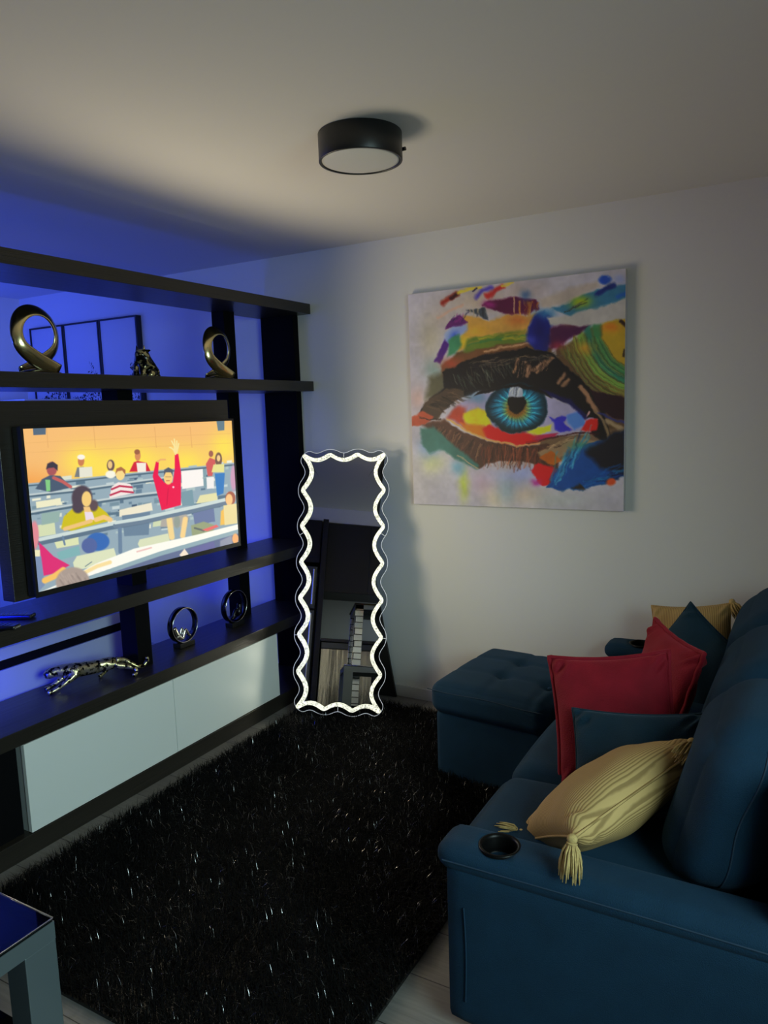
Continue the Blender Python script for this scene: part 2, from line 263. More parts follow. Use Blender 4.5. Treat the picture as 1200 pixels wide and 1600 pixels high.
# ---------------------------------------------------------------- materials
def nt(m):
    m.use_nodes = True; t = m.node_tree; return t, t.nodes, t.links, t.nodes['Principled BSDF']
def mat(name, col, rough=.5, metal=0, spec=.5, bump=0, bscale=200, var=0, vscale=8, sheen=0, emit=0, coat=0, stretch=(1, 1, 1)):
    m = bpy.data.materials.new(name); t, N, L, b = nt(m)
    b.inputs['Base Color'].default_value = (*col, 1); b.inputs['Roughness'].default_value = rough
    b.inputs['Metallic'].default_value = metal; b.inputs['Specular IOR Level'].default_value = spec
    if sheen: b.inputs['Sheen Weight'].default_value = sheen; b.inputs['Sheen Roughness'].default_value = .4; b.inputs['Sheen Tint'].default_value = (*[min(1, c*3+.1) for c in col], 1)
    if coat: b.inputs['Coat Weight'].default_value = coat
    if emit: b.inputs['Emission Color'].default_value = (*col, 1); b.inputs['Emission Strength'].default_value = emit
    if bump or var:
        tc = N.new('ShaderNodeTexCoord'); mp = N.new('ShaderNodeMapping'); mp.inputs['Scale'].default_value = stretch; L.new(tc.outputs['Object'], mp.inputs[0])
    if bump:
        n = N.new('ShaderNodeTexNoise'); n.inputs['Scale'].default_value = bscale; n.inputs['Detail'].default_value = 4; L.new(mp.outputs[0], n.inputs[0])
        bp = N.new('ShaderNodeBump'); bp.inputs['Strength'].default_value = bump; bp.inputs['Distance'].default_value = .004
        L.new(n.outputs[0], bp.inputs['Height']); L.new(bp.outputs[0], b.inputs['Normal'])
    if var:
        n = N.new('ShaderNodeTexNoise'); n.inputs['Scale'].default_value = vscale; n.inputs['Detail'].default_value = 5; L.new(mp.outputs[0], n.inputs[0])
        mx = N.new('ShaderNodeMix'); mx.data_type = 'RGBA'; mx.inputs[6].default_value = (*[c*(1-var) for c in col], 1); mx.inputs[7].default_value = (*[min(1, c*(1+var)) for c in col], 1)
        L.new(n.outputs[0], mx.inputs[0]); L.new(mx.outputs[2], b.inputs['Base Color'])
    return m
M = dict(
 wall=mat('white_wall_paint', (.72, .71, .68), .9, bump=.05, bscale=60, spec=.2),
 ceiling=mat('white_ceiling_paint', (.72, .70, .67), .95, bump=.04, bscale=40, spec=.1),
 base=mat('white_baseboard_paint', (.55, .55, .54), .5),
 wood=mat('dark_wenge_wood', (.022, .019, .015), .33, bump=.25, bscale=40, var=.35, vscale=30, stretch=(1, .08, 6)),
 post=mat('black_post_lacquer', (.004, .004, .005), .7, spec=.05),
 gloss=mat('glossy_white_door', (.78, .82, .80), .46, spec=.5),
 side=mat('satin_white_sideboard', (.40, .44, .44), .35),
 black=mat('matte_black_metal', (.008, .008, .008), .38),
 plastic=mat('black_plastic', (.012, .012, .013), .3),
 cup=mat('dark_cup_plastic', (.003, .003, .003), .35, spec=.15),
 diffuser=mat('frosted_lamp_diffuser', (.62, .62, .60), .5),
 gold=mat('polished_champagne_metal', (.70, .60, .30), .19, metal=1),
 darkmetal=mat('dark_gunmetal', (.05, .05, .055), .22, metal=1),
 silver=mat('polished_silver', (.75, .72, .66), .18, metal=1),
 mottled=None,
 sofa=mat('blue_velvet', (.006, .030, .061), .85, bump=.5, bscale=420, var=.22, vscale=14, sheen=.2, spec=.2),
 navy=mat('navy_velvet', (.006, .028, .050), .8, bump=.5, bscale=300, var=.25, vscale=10, sheen=.5, spec=.2),
 red=mat('crimson_velvet', (.22, .006, .017), .75, bump=.6, bscale=260, var=.35, vscale=14, sheen=.45, spec=.2),
 seam=mat('dark_blue_seam', (.008, .03, .06), .8),
 steel=mat('brushed_steel', (.46, .43, .36), .16, metal=1, bump=1.0, bscale=5, stretch=(3, 1, .25)),
 fridge=mat('dark_fridge_steel', (.10, .11, .13), .28, metal=.8),
 dark=mat('black_cabinet_front', (.010, .010, .012), .4),
 granite=mat('dark_counter_stone', (.03, .03, .032), .25, var=.4, vscale=80),
 splash=mat('grey_backsplash', (.34, .37, .37), .35),
 chrome=mat('chrome', (.75, .78, .8), .08, metal=1),
 smirror=mat('silver_table_mirror', (.125, .16, .175), .28, metal=.35),
 rim=mat('edge_lit_acrylic_edge', (.75, .77, .8), .3, emit=.45),
 frame=mat('thin_black_frame', (.01, .01, .012), .4),
 winframe=mat('white_window_frame', (.7, .7, .7), .4),
)
def ramp_mat(name, c0, c1, lo, hi, scale, rough=.3, metal=0, kind='noise', bump=.0, emis=None):
    m = bpy.data.materials.new(name); t, N, L, b = nt(m); b.inputs['Roughness'].default_value = rough; b.inputs['Metallic'].default_value = metal
    tc = N.new('ShaderNodeTexCoord')
    n = N.new('ShaderNodeTexVoronoi' if kind == 'vor' else 'ShaderNodeTexNoise'); n.inputs['Scale'].default_value = scale; L.new(tc.outputs['Object'], n.inputs[0])
    r = N.new('ShaderNodeValToRGB'); r.color_ramp.elements[0].position = lo; r.color_ramp.elements[0].color = (*c0, 1); r.color_ramp.elements[1].position = hi; r.color_ramp.elements[1].color = (*c1, 1)
    L.new(n.outputs[0], r.inputs[0])
    if emis: L.new(r.outputs[0], b.inputs['Emission Color']); b.inputs['Emission Strength'].default_value = emis; b.inputs['Base Color'].default_value = (.5, .5, .5, 1)
    else: L.new(r.outputs[0], b.inputs['Base Color'])
    if bump:
        bp = N.new('ShaderNodeBump'); bp.inputs['Strength'].default_value = bump; bp.inputs['Distance'].default_value = .004; L.new(n.outputs[0], bp.inputs['Height']); L.new(bp.outputs[0], b.inputs['Normal'])
    return m
M['mottled'] = ramp_mat('gold_flecked_black', (.01, .009, .006), (.60, .52, .24), .42, .50, 60, .28, .85, bump=.6)
M['mottled2'] = ramp_mat('black_gloss_with_gold_flecks', (.008, .008, .009), (.5, .42, .2), .50, .60, 42, .12, .5, bump=.3)
M['led'] = ramp_mat('glowing_crushed_crystal', (.10, .10, .07), (1.0, 1.0, .76), .16, .62, 110, .3, 0, 'vor', emis=1.15)
M['shrub'] = ramp_mat('botanical_print', (.05, .06, .08), (.62, .62, .62), .38, .50, 26, .6)
M['print'] = mat('pale_print_paper', (.58, .58, .6), .6)
# yellow ribbed weave
m = bpy.data.materials.new('ribbed_mustard_weave'); t, N, L, b = nt(m); b.inputs['Roughness'].default_value = .85
tc = N.new('ShaderNodeTexCoord'); w = N.new('ShaderNodeTexWave'); w.inputs['Scale'].default_value = 46; w.inputs['Distortion'].default_value = .5; w.inputs['Detail'].default_value = 0; w.bands_direction = 'X'
L.new(tc.outputs['Object'], w.inputs[0]); r = N.new('ShaderNodeValToRGB'); r.color_ramp.elements[0].color = (.25, .155, .05, 1); r.color_ramp.elements[1].color = (.47, .31, .115, 1); r.color_ramp.elements[0].position = .1; r.color_ramp.elements[1].position = .6
L.new(w.outputs[0], r.inputs[0]); L.new(r.outputs[0], b.inputs['Base Color']); bp = N.new('ShaderNodeBump'); bp.inputs['Strength'].default_value = .25; bp.inputs['Distance'].default_value = .002; L.new(w.outputs[0], bp.inputs['Height']); L.new(bp.outputs[0], b.inputs['Normal'])
M['yellow'] = m; M['tassel'] = mat('mustard_yarn', (.46, .32, .12), .9, bump=.4, bscale=500, var=.4, vscale=120)
# plank floor
m = bpy.data.materials.new('grey_plank_floor'); t, N, L, b = nt(m); b.inputs['Roughness'].default_value = .5
tc = N.new('ShaderNodeTexCoord'); br = N.new('ShaderNodeTexBrick'); br.inputs['Scale'].default_value = 1; br.inputs['Brick Width'].default_value = 1.2; br.inputs['Row Height'].default_value = .19; br.inputs['Mortar Size'].default_value = .0016
br.inputs['Color1'].default_value = (.19, .18, .17, 1); br.inputs['Color2'].default_value = (.28, .27, .25, 1); br.inputs['Mortar'].default_value = (.03, .03, .03, 1)
mp = N.new('ShaderNodeMapping'); mp.inputs['Scale'].default_value = (2, 40, 1); nz = N.new('ShaderNodeTexNoise'); nz.inputs['Scale'].default_value = 3; nz.inputs['Detail'].default_value = 6
L.new(tc.outputs['Object'], br.inputs[0]); L.new(tc.outputs['Object'], mp.inputs[0]); L.new(mp.outputs[0], nz.inputs[0])
mx = N.new('ShaderNodeMix'); mx.data_type = 'RGBA'; mx.blend_type = 'MULTIPLY'; mx.inputs[0].default_value = .55; L.new(br.outputs[0], mx.inputs[6]); L.new(nz.outputs[0], mx.inputs[7]); L.new(mx.outputs[2], b.inputs['Base Color']); M['floor'] = m
# glass
def glass(name, col, a):
    m = bpy.data.materials.new(name); t, N, L, b = nt(m); out = N['Material Output']
    tr = N.new('ShaderNodeBsdfTransparent'); tr.inputs[0].default_value = (*col, 1); gl = N.new('ShaderNodeBsdfGlossy'); gl.inputs['Roughness'].default_value = .04; fr = N.new('ShaderNodeFresnel'); fr.inputs[0].default_value = 1.3
    ad = N.new('ShaderNodeMath'); ad.operation = 'ADD'; ad.inputs[1].default_value = a; L.new(fr.outputs[0], ad.inputs[0]); mx = N.new('ShaderNodeMixShader'); L.new(ad.outputs[0], mx.inputs[0]); L.new(tr.outputs[0], mx.inputs[1]); L.new(gl.outputs[0], mx.inputs[2]); L.new(mx.outputs[0], out.inputs[0]); return m
M['glass'] = glass('window_glass', (.95, .97, .98), .02); M['acrylic'] = glass('clear_acrylic', (.72, .74, .78), .03); M['smoke'] = glass('smoked_table_glass', (.12, .13, .16), .02)
m = bpy.data.materials.new('mirror_silver'); t, N, L, b = nt(m); b.inputs['Metallic'].default_value = 1; b.inputs['Roughness'].default_value = .012; b.inputs['Base Color'].default_value = (.86, .88, .88, 1); M['mirror'] = m
# mosaic
m = bpy.data.materials.new('mirror_mosaic_tiles'); t, N, L, b = nt(m); b.inputs['Roughness'].default_value = .12; b.inputs['Metallic'].default_value = .9
tc = N.new('ShaderNodeTexCoord'); mp = N.new('ShaderNodeMapping'); mp.inputs['Rotation'].default_value = (R(90), 0, 0); br = N.new('ShaderNodeTexBrick'); br.inputs['Scale'].default_value = 1; br.inputs['Brick Width'].default_value = .2; br.inputs['Row Height'].default_value = .055; br.inputs['Mortar Size'].default_value = .004
br.inputs['Color1'].default_value = (.5, .55, .56, 1); br.inputs['Color2'].default_value = (.9, .95, .95, 1); br.inputs['Mortar'].default_value = (.05, .05, .05, 1); L.new(tc.outputs['Object'], mp.inputs[0]); L.new(mp.outputs[0], br.inputs[0]); L.new(br.outputs[0], b.inputs['Base Color']); M['mosaic'] = m
def vcol_mat(name, emit=None):
    m = bpy.data.materials.new(name); t, N, L, b = nt(m); a = N.new('ShaderNodeAttribute'); a.attribute_name = 'picture'
    if emit: L.new(a.outputs['Color'], b.inputs['Emission Color']); b.inputs['Emission Strength'].default_value = emit; b.inputs['Base Color'].default_value = (.01, .01, .01, 1); b.inputs['Roughness'].default_value = .25
    else: L.new(a.outputs['Color'], b.inputs['Base Color']); b.inputs['Roughness'].default_value = .55
    return m

# ---------------------------------------------------------------- object helpers
def tag(o, label=None, cat=None, group=None, kind=None):
    for k, v in (('label', label), ('category', cat), ('group', group), ('kind', kind)):
        if v: o[k] = v
    return o
def empty(name, loc, label, cat, group=None, rz=0):
    o = bpy.data.objects.new(name, None); COL.objects.link(o); o.location = loc; o.rotation_euler = (0, 0, rz); o.empty_display_size = .05
    return tag(o, label, cat, group)
def wpos(o):                                   # sum of parent locations
    v = Vector((0, 0, 0))
    while o: v += o.location; o = o.parent
    return v
def link(name, me, m, parent=None, smooth=False):
    o = bpy.data.objects.new(name, me); COL.objects.link(o)
    if m is not None and not me.materials: me.materials.append(m)
    if smooth:
        me.polygons.foreach_set('use_smooth', [True]*len(me.polygons))
    if parent is not None: o.parent = parent
    return o
def obj(name, bm, m, parent=None, smooth=False, world=True):
    """bm in world coordinates; its origin becomes the parent's place"""
    if parent is not None and world: bmesh.ops.translate(bm, vec=-wpos(parent), verts=bm.verts)
    me = bpy.data.meshes.new(name); bm.normal_update(); bm.to_mesh(me); bm.free(); return link(name, me, m, parent, smooth)
def bx(bm, x0, x1, y0, y1, z0, z1, bev=0, seg=2):
    r = bmesh.ops.create_cube(bm, size=1, matrix=Matrix.Translation(((x0+x1)/2, (y0+y1)/2, (z0+z1)/2)) @ Matrix.Diagonal((x1-x0, y1-y0, z1-z0, 1)))
    if bev: bmesh.ops.bevel(bm, geom=list({e for v in r['verts'] for e in v.link_edges}), offset=bev, segments=seg, affect='EDGES', profile=.5)
    return bm
def box(name, dims, m, parent=None, bev=.002, seg=2): return obj(name, bx(bmesh.new(), *dims, bev, seg), m, parent)
def cyl(bm, c, r, h, seg=48, r2=None, axis='Z', bev=0):
    rot = {'Z': Matrix.Identity(4), 'X': Matrix.Rotation(PI/2, 4, 'Y'), 'Y': Matrix.Rotation(PI/2, 4, 'X')}[axis]
    bmesh.ops.create_cone(bm, cap_ends=True, segments=seg, radius1=r, radius2=r if r2 is None else r2, depth=h, matrix=Matrix.Translation(c) @ rot); return bm
def lathe(bm, c, prof, seg=48):
    rows = [[bm.verts.new((c[0]+r*math.cos(2*PI*k/seg), c[1]+r*math.sin(2*PI*k/seg), c[2]+z)) for k in range(seg)] for r, z in prof]
    for a, b in zip(rows, rows[1:]):
        for k in range(seg): bm.faces.new((a[k], a[(k+1) % seg], b[(k+1) % seg], b[k]))
    bm.faces.new(rows[0][::-1]); bm.faces.new(rows[-1]); return bm
def tube(bm, pts, rad, seg=8, closed=False):
    pts = [Vector(p) for p in pts]; n = len(pts); rings = []; prev = None
    for i, p in enumerate(pts):
        a = pts[(i-1) % n] if (closed or i) else p; b = pts[(i+1) % n] if (closed or i < n-1) else p
        d = (b-a).normalized()
        if prev is None: s = d.orthogonal().normalized()
        else: s = (prev - d*prev.dot(d)).normalized()
        prev = s; q = d.cross(s); r = rad[i] if hasattr(rad, '__len__') else rad
        rings.append([bm.verts.new(p + r*(math.cos(2*PI*k/seg)*s + math.sin(2*PI*k/seg)*q)) for k in range(seg)])
    for i in range(n if closed else n-1):
        A, B = rings[i], rings[(i+1) % n]
        for k in range(seg): bm.faces.new((A[k], A[(k+1) % seg], B[(k+1) % seg], B[k]))
    if not closed: bm.faces.new(rings[0][::-1]); bm.faces.new(rings[-1])
    return bm
def soft(bm, x0, x1, y0, y1, z0, z1, r=.04, bulge=(0, 0, 0), n=18, wob=.0, seed=0, lean=None):
    """an upholstered block: rounded edges, faces that swell"""
    rnd = random.Random(seed); ph = [rnd.random()*6 for _ in range(6)]
    c = Vector(((x0+x1)/2, (y0+y1)/2, (z0+z1)/2)); h = Vector((x1-x0, y1-y0, z1-z0))/2; r = min(r, *h)
    t = bmesh.new(); bmesh.ops.create_cube(t, size=2); bmesh.ops.subdivide_edges(t, edges=t.edges[:], cuts=n, use_grid_fill=True)
    vm = {}
    for v in t.verts:
        u = Vector([math.sin(a*PI/2)*(.55)+a*.45 for a in v.co])
        p = Vector([u[i]*h[i] for i in range(3)]); k = Vector([max(-(h[i]-r), min(h[i]-r, p[i])) for i in range(3)]); d = p-k
        if d.length > 1e-7: p = k + d.normalized()*r*min(1, 1) if max(abs(v.co[i]) for i in range(3)) > .999 else p
        for i in range(3):
            j, l = (i+1) % 3, (i+2) % 3
            s = p[i]/h[i]; p[i] += bulge[i]*s*abs(s)*max(0, 1-u[j]**2)**.6*max(0, 1-u[l]**2)**.6
        if wob: p += Vector((math.sin(9*p.y+ph[0])*math.sin(11*p.z+ph[1]), math.sin(10*p.x+ph[2])*math.sin(8*p.z+ph[3]), math.sin(9*p.x+ph[4])*math.sin(10*p.y+ph[5])))*wob
        if lean: p += Vector(lean)*((p.z/h.z+1)/2)
        vm[v] = bm.verts.new(c+p)
    for f in t.faces: bm.faces.new([vm[v] for v in f.verts])
    t.free(); return bm
def plane_pic(name, o, eu, ev, img, m, parent):
    """a flat picture as a coloured grid; o = top left, eu/ev = edges; img = rows of 0..255 sRGB"""
    hh, ww = img.shape[:2]; u, v = np.meshgrid(np.linspace(0, 1, ww), np.linspace(0, 1, hh))
    o = np.array(o)-np.array(wpos(parent)); co = o + u[..., None]*np.array(eu) + v[..., None]*np.array(ev)
    me = bpy.data.meshes.new(name); n = ww*hh; me.vertices.add(n); me.vertices.foreach_set('co', co.reshape(-1).astype(np.float32))
    i = (np.arange(hh-1)[:, None]*ww + np.arange(ww-1)).reshape(-1); q = np.stack([i, i+ww, i+ww+1, i+1], 1)
    me.loops.add(q.size); me.loops.foreach_set('vertex_index', q.reshape(-1).astype(np.int32)); me.polygons.add(len(q)); me.polygons.foreach_set('loop_start', (np.arange(len(q))*4).astype(np.int32))
    me.update(); at = me.color_attributes.new('picture', 'FLOAT_COLOR', 'POINT'); at.data.foreach_set('color', np.concatenate([img, np.ones((hh, ww, 1))], -1).reshape(-1).astype(np.float32))
    return link(name, me, m, parent)
def lin(img): a = np.clip(img, 0, 255)/255; return np.where(a <= .04045, a/12.92, ((a+.055)/1.055)**2.4)
def skin(name, nodes, edges, m, parent=None, sub=2, world=True, k=1.5):
    """one continuous body: nodes (x,y,z,radius)"""
    off = wpos(parent) if (parent is not None and world) else Vector((0, 0, 0))
    me = bpy.data.meshes.new(name); me.from_pydata([Vector(n[:3])-off for n in nodes], edges, []); me.update()
    o = link(name, me, m, parent); sk = o.modifiers.new('skin', 'SKIN'); sk.use_smooth_shade = True
    for v, n in zip(me.skin_vertices[0].data, nodes): v.radius = (n[3]*k, n[3]*k); v.use_root = False
    me.skin_vertices[0].data[0].use_root = True
    s = o.modifiers.new('sub', 'SUBSURF'); s.levels = sub; s.render_levels = sub; return o

YW, ZC = 3.567, 2.5
UF, UB = -2.48, -2.82
# ---------------------------------------------------------------- the setting
def struct(name, dims, m): return tag(box(name, dims, m, None, 0), kind='structure')
struct('floor', (-5.05, 1.3, -2.2, YW, -.08, 0), M['floor'])
struct('ceiling', (-5.05, 1.3, -2.2, YW, ZC, ZC+.08), M['ceiling'])
struct('wall_back', (-5.15, 1.4, YW, YW+.1, 0, ZC), M['wall'])
struct('wall_left', (-5.15, -5.05, -2.2, YW, 0, ZC), M['wall'])
struct('wall_kitchen', (-5.15, 1.4, -2.3, -2.2, 0, ZC), M['wall'])
bm = bmesh.new(); wy0, wy1, wz0, wz1 = -.1, 1.2, 1.0, 2.2
for d in ((1.3, 1.4, -2.2, -1.75, 0, ZC), (1.3, 1.4, -.65, wy0, 0, ZC), (1.3, 1.4, -1.75, -.65, 0, wz0), (1.3, 1.4, -1.75, -.65, wz1, ZC), (1.3, 1.4, wy1, YW, 0, ZC), (1.3, 1.4, wy0, wy1, 0, wz0), (1.3, 1.4, wy0, wy1, wz1, ZC)): bx(bm, *d)
tag(obj('wall_right', bm, M['wall']), kind='structure')
for nm, a, c in (('window_1', wy0, wy1), ('kitchen_fill_window', -1.75, -.65)):  # the second window is unseen, added to go with the kitchen fill lamp
    wf = empty(nm, (1.35, (a+c)/2, wz0), None, None); wf['kind'] = 'structure'; bm = bmesh.new(); mid = (a+c)/2
    for d in ((1.31, 1.37, a, a+.06, wz0, wz1), (1.31, 1.37, c-.06, c, wz0, wz1), (1.31, 1.37, a, c, wz0, wz0+.06), (1.31, 1.37, a, c, wz1-.06, wz1), (1.31, 1.37, mid-.03, mid+.03, wz0, wz1)): bx(bm, *d)
    tag(obj('window_frame', bm, M['winframe'], wf), kind='structure'); tag(box('window_pane', (1.335, 1.341, a+.06, c-.06, wz0+.06, wz1-.06), M['glass'], wf, 0), kind='structure')
tag(box('baseboard_back', (-5.05, 1.3, YW-.013, YW-.0005, 0, .066), M['base'], None, .003), kind='structure')
tag(box('trim_1', (-5.05, 1.3, -2.2, -1.62, 2.32, ZC), M['wall'], None, .003), kind='structure')   # soffit over the kitchen cabinets

# ---------------------------------------------------------------- shelving that divides the room
su = empty('shelving_unit', (-2.65, 2.3, 0), 'dark wood open shelving divider with white doors, standing on the left side of the room', 'shelving')
ys = 1.12; ye = YW-.004
for nm, z0, z1 in (('shelf', 2.160, 2.216), ('shelf', 1.731, 1.787), ('shelf', .813, .870), ('shelf', .430, .488)):
    box(nm, (UB, UF, ys, ye, z0, z1), M['wood'], su, .002)
box('plinth', (UB, UF+.003, ys, ye, 0, .080), M['wood'], su, .002)
box('upright', (-2.80, -2.57, 3.515, ye, .080, 2.160), M['post'], su, .001)
box('upright', (UB, UF-.01, ys, ys+.04, .080, 2.160), M['wood'], su, .001)
box('side_panel', (UB, UF-.03, 1.44, 1.585, .080, .430), M['post'], su, .001)
for z0, z1 in ((.870, 1.731), (.488, .813), (1.787, 2.160), (.080, .430)):
    box('post', (-2.82, -2.735, 3.125, 3.21, z0, z1), M['post'], su, .001)
for z0, z1 in ((.488, .813), (.870, 1.731)): box('post', (-2.70, -2.60, 2.262, 2.345, z0, z1), M['post'], su, .001)
box('cabinet_body', (UB, UF-.02, 1.60, 3.105, .080, .430), M['side'], su, .001)
for a, b in ((1.597, 2.3415), (2.3445, 3.108)): box('door', (UF-.019, UF+.001, a, b, .083, .428), M['gloss'], su, .0015)
box('television_board', (-2.555, -2.487, 1.625, 2.832, .960, 1.684), M['wood'], su, .002)

# white sideboard behind the shelving
sb = empty('sideboard', (-3.05, 1.7, 0), 'low white sideboard with a dark slot behind the lower shelves', 'sideboard')
box('body', (-3.25, -2.87, .95, 2.575, 0, .690), M['side'], sb, .003)
box('drawer_front', (-2.87, -2.852, .96, 2.572, .641, .690), M['side'], sb, .002); box('drawer_front', (-2.87, -2.852, .96, 2.572, .06, .600), M['side'], sb, .002)
box('handle_slot', (-2.868, -2.862, .96, 2.572, .600, .641), M['post'], sb, 0)

# tall cabinet and the three prints in the blue room
wc = empty('wardrobe', (-4.72, 3.3, 0), 'tall white cabinet in the blue lit corner left of the framed prints', 'wardrobe')
box('body', (-5.03, -4.43, 3.10, 3.52, .06, 1.76), M['gloss'], wc, .004); box('door', (-4.73, -4.45, 3.08, 3.10, .08, 1.75), M['gloss'], wc, .002); box('door', (-5.02, -4.735, 3.08, 3.10, .08, 1.75), M['gloss'], wc, .002); box('base', (-5.0, -4.46, 3.14, 3.5, 0, .06), M['dark'], wc, 0)
for i, (x0, x1, lb) in enumerate(((-4.905, -4.548, 'leftmost black framed botanical print on the blue lit wall'), (-4.543, -4.186, 'middle black framed botanical print of the three on the blue lit wall'), (-4.181, -3.822, 'rightmost black framed botanical print, nearest the shelving end'))):
    p = empty('framed_print', ((x0+x1)/2, YW-.02, 1.55), lb, 'picture', 'three botanical prints in a row')
    f = bmesh.new(); y0, y1, z0, z1, t = YW-.045, YW-.001, 1.50, 2.275, .011
    bx(f, x0, x1, y0, y1, z0, z0+t); bx(f, x0, x1, y0, y1, z1-t, z1); bx(f, x0, x0+t, y0, y1, z0+t, z1-t); bx(f, x1-t, x1, y0, y1, z0+t, z1-t)
    obj('frame', f, M['frame'], p); box('paper', (x0+t, x1-t, y0+.008, y1, z0+t, z1-t), M['print'], p, 0)
    rnd = random.Random(i+4); g = bmesh.new()               # printed plants: dots and leaves on the paper
    for k in range(520):
        cx = x0+.03+rnd.random()*(x1-x0-.06); 
        top = 1.78+.22*math.exp(-((cx-x0-.19-.05*i)/.05)**2)+.12*math.exp(-((cx-x0-.30)/.04)**2)*(i < 2)
        cz = 1.52+(top-1.52)*rnd.random()**(.9); s = .003+rnd.random()*.006; a = rnd.random()*PI
        vs = [g.verts.new((cx+s*math.cos(a+q)*(1.6 if n_ % 2 else .6), y0+.0075, cz+s*math.sin(a+q)*(1.6 if n_ % 2 else .6))) for n_, q in enumerate((0, PI/2, PI, 3*PI/2))]; g.faces.new(vs)
    tag(obj('printed_plants', g, M['frame'], p), kind='stuff')

# ---------------------------------------------------------------- television
tv = empty('television', (-2.45, 2.23, .98), 'flat television showing a lecture hall scene, mounted on the dark board', 'television')
TX = -2.43; ty0, ty1, tz0, tz1 = 1.682, 2.789, .991, 1.583
box('casing', (TX-.05, TX-.004, ty0-.008, ty1+.008, tz0-.018, tz1+.009), M['plastic'], tv, .003)
f = bmesh.new(); bx(f, TX-.004, TX+.003, ty0-.010, ty0, tz0-.02, tz1+.010); bx(f, TX-.004, TX+.003, ty1, ty1+.010, tz0-.02, tz1+.010); bx(f, TX-.004, TX+.003, ty0, ty1, tz1, tz1+.010); bx(f, TX-.004, TX+.003, ty0, ty1, tz0-.02, tz0)
obj('bezel', f, M['plastic'], tv)
plane_pic('screen', (TX, ty0, tz1), (0, ty1-ty0, 0), (0, 0, tz0-tz1), lin(paint_screen()), vcol_mat('lit_screen', 1.0), tv)
box('sensor_bar', (TX+.003, TX+.006, 2.20, 2.26, tz0-.017, tz0-.011), M['darkmetal'], tv, .001)
# ---------------------------------------------------------------- canvas with the eye
cv = empty('canvas_painting', (-1.29, YW-.02, 1.65), 'square canvas painting of a multicoloured eye with a blue iris on the back wall', 'painting')
px0, px1, pz0, pz1, py = -1.840, -.745, 1.106, 2.198, YW-.037
box('canvas_body', (px0, px1, py, YW-.001, pz0, pz1), M['print'], cv, .002)
img = lin(paint_eye())*3.1; img = .68*(np.maximum(img, 0)/.68)**1.28; plane_pic('printed_face', (px0+.001, py-.0006, pz1-.001), (px1-px0-.002, 0, 0), (0, 0, pz0-pz1+.002), np.clip(img, 0, .8), vcol_mat('canvas_print'), cv)
# ---------------------------------------------------------------- ceiling lamp
cx, cy = -1.37, 2.30
cx, cy = -1.315, 2.215
cl = empty('ceiling_lamp', (cx, cy, 2.41), 'round black drum ceiling lamp with frosted diffuser, switched off', 'lamp')
obj('drum', lathe(bmesh.new(), (cx, cy, 2.413), [(.128, .006), (.128, .002), (.130, 0), (.136, 0), (.137, .002), (.137, .085), (.135, .0868), (.02, .0868)], 72), M['black'], cl, True)
obj('diffuser', lathe(bmesh.new(), (cx, cy, 2.413), [(.127, .010), (.127, .0035), (.118, .0005), (.06, -.003), (.01, -.004)], 72), M['diffuser'], cl, True)
b_ = bmesh.new(); cyl(b_, (cx+.121, cy+.073, 2.45), .006, .014, 16, axis='X'); obj('fixing_screw', b_, M['black'], cl)

# ---------------------------------------------------------------- ornaments on the shelves
def loop_ornament(y, z, s, label):
    e = empty('loop_sculpture', (-2.65, y, z), label, 'sculpture', 'gold loop sculptures on the upper shelf')
    bm = bmesh.new(); n = 72; rows = []
    rr = .102*s; cz = .150*s
    P = []
    for i in range(n+1):
        t = i/n
        if t < .16: q = t/.16; a0 = (.050*s, .012*s); a1 = (-rr*math.sin(R(62))*1.0, cz-rr*math.cos(R(62))); p = (a0[0]*(1-q)+a1[0]*q - .012*s*math.sin(PI*q), a0[1]*(1-q)+a1[1]*q)
        elif t > .84: q = (t-.84)/.16; a0 = (rr*math.sin(R(62)), cz-rr*math.cos(R(62))); a1 = (-.055*s, .006*s); p = (a0[0]*(1-q)+a1[0]*q + .012*s*math.sin(PI*q), a0[1]*(1-q)+a1[1]*q)
        else: q = (t-.16)/.68; a = R(-62) - q*R(236); p = (rr*math.sin(a), cz-rr*math.cos(a))
        P.append((.040*s*(1-2*t), p[0], p[1]))
    for _ in range(3): P = [P[0]]+[tuple((P[i-1][k]+2*P[i][k]+P[i+1][k])/4 for k in range(3)) for i in range(1, n)]+[P[-1]]
    w = .029*s; th = .008*s
    for i, p in enumerate(P):
        d = (Vector(P[min(n, i+1)])-Vector(P[max(0, i-1)])).normalized()
        tw = R(74)-R(30)*math.sin(PI*i/n)
        side = (Vector((1, 0, 0)) - d*d.x).normalized(); nor = d.cross(side)
        side2 = side*math.cos(tw)+nor*math.sin(tw); nor2 = d.cross(side2); ww = w*(.8+.35*math.cos(2*PI*i/n)**2)
        rows.append([bm.verts.new(Vector(p)+side2*ww*math.cos(2*PI*k/14)+nor2*th*math.sin(2*PI*k/14)) for k in range(14)])
    for A, B in zip(rows, rows[1:]):
        for k in range(14): bm.faces.new((A[k], A[(k+1) % 14], B[(k+1) % 14], B[k]))
    bm.faces.new(rows[0][::-1]); bm.faces.new(rows[-1]); bmesh.ops.recalc_face_normals(bm, faces=bm.faces)
    for v in bm.verts: v.co.z = max(v.co.z, .004)
    obj('loop', bm, M['gold'], e, True, world=False)
    b = bmesh.new(); lathe(b, (0, 0, 0), [(.070*s, 0), (.071*s, .004*s), (.060*s, .014*s), (.030*s, .026*s), (.004, .030*s)], 40); bmesh.ops.scale(b, vec=(.8, 1.45, 1), verts=b.verts); obj('base', b, M['darkmetal'], e, True, world=False)
loop_ornament(1.935, 1.787, 1.0, 'gold loop sculpture at the left end of the upper shelf')
loop_ornament(2.972, 1.787, 1.0, 'gold loop sculpture near the right end of the upper shelf')

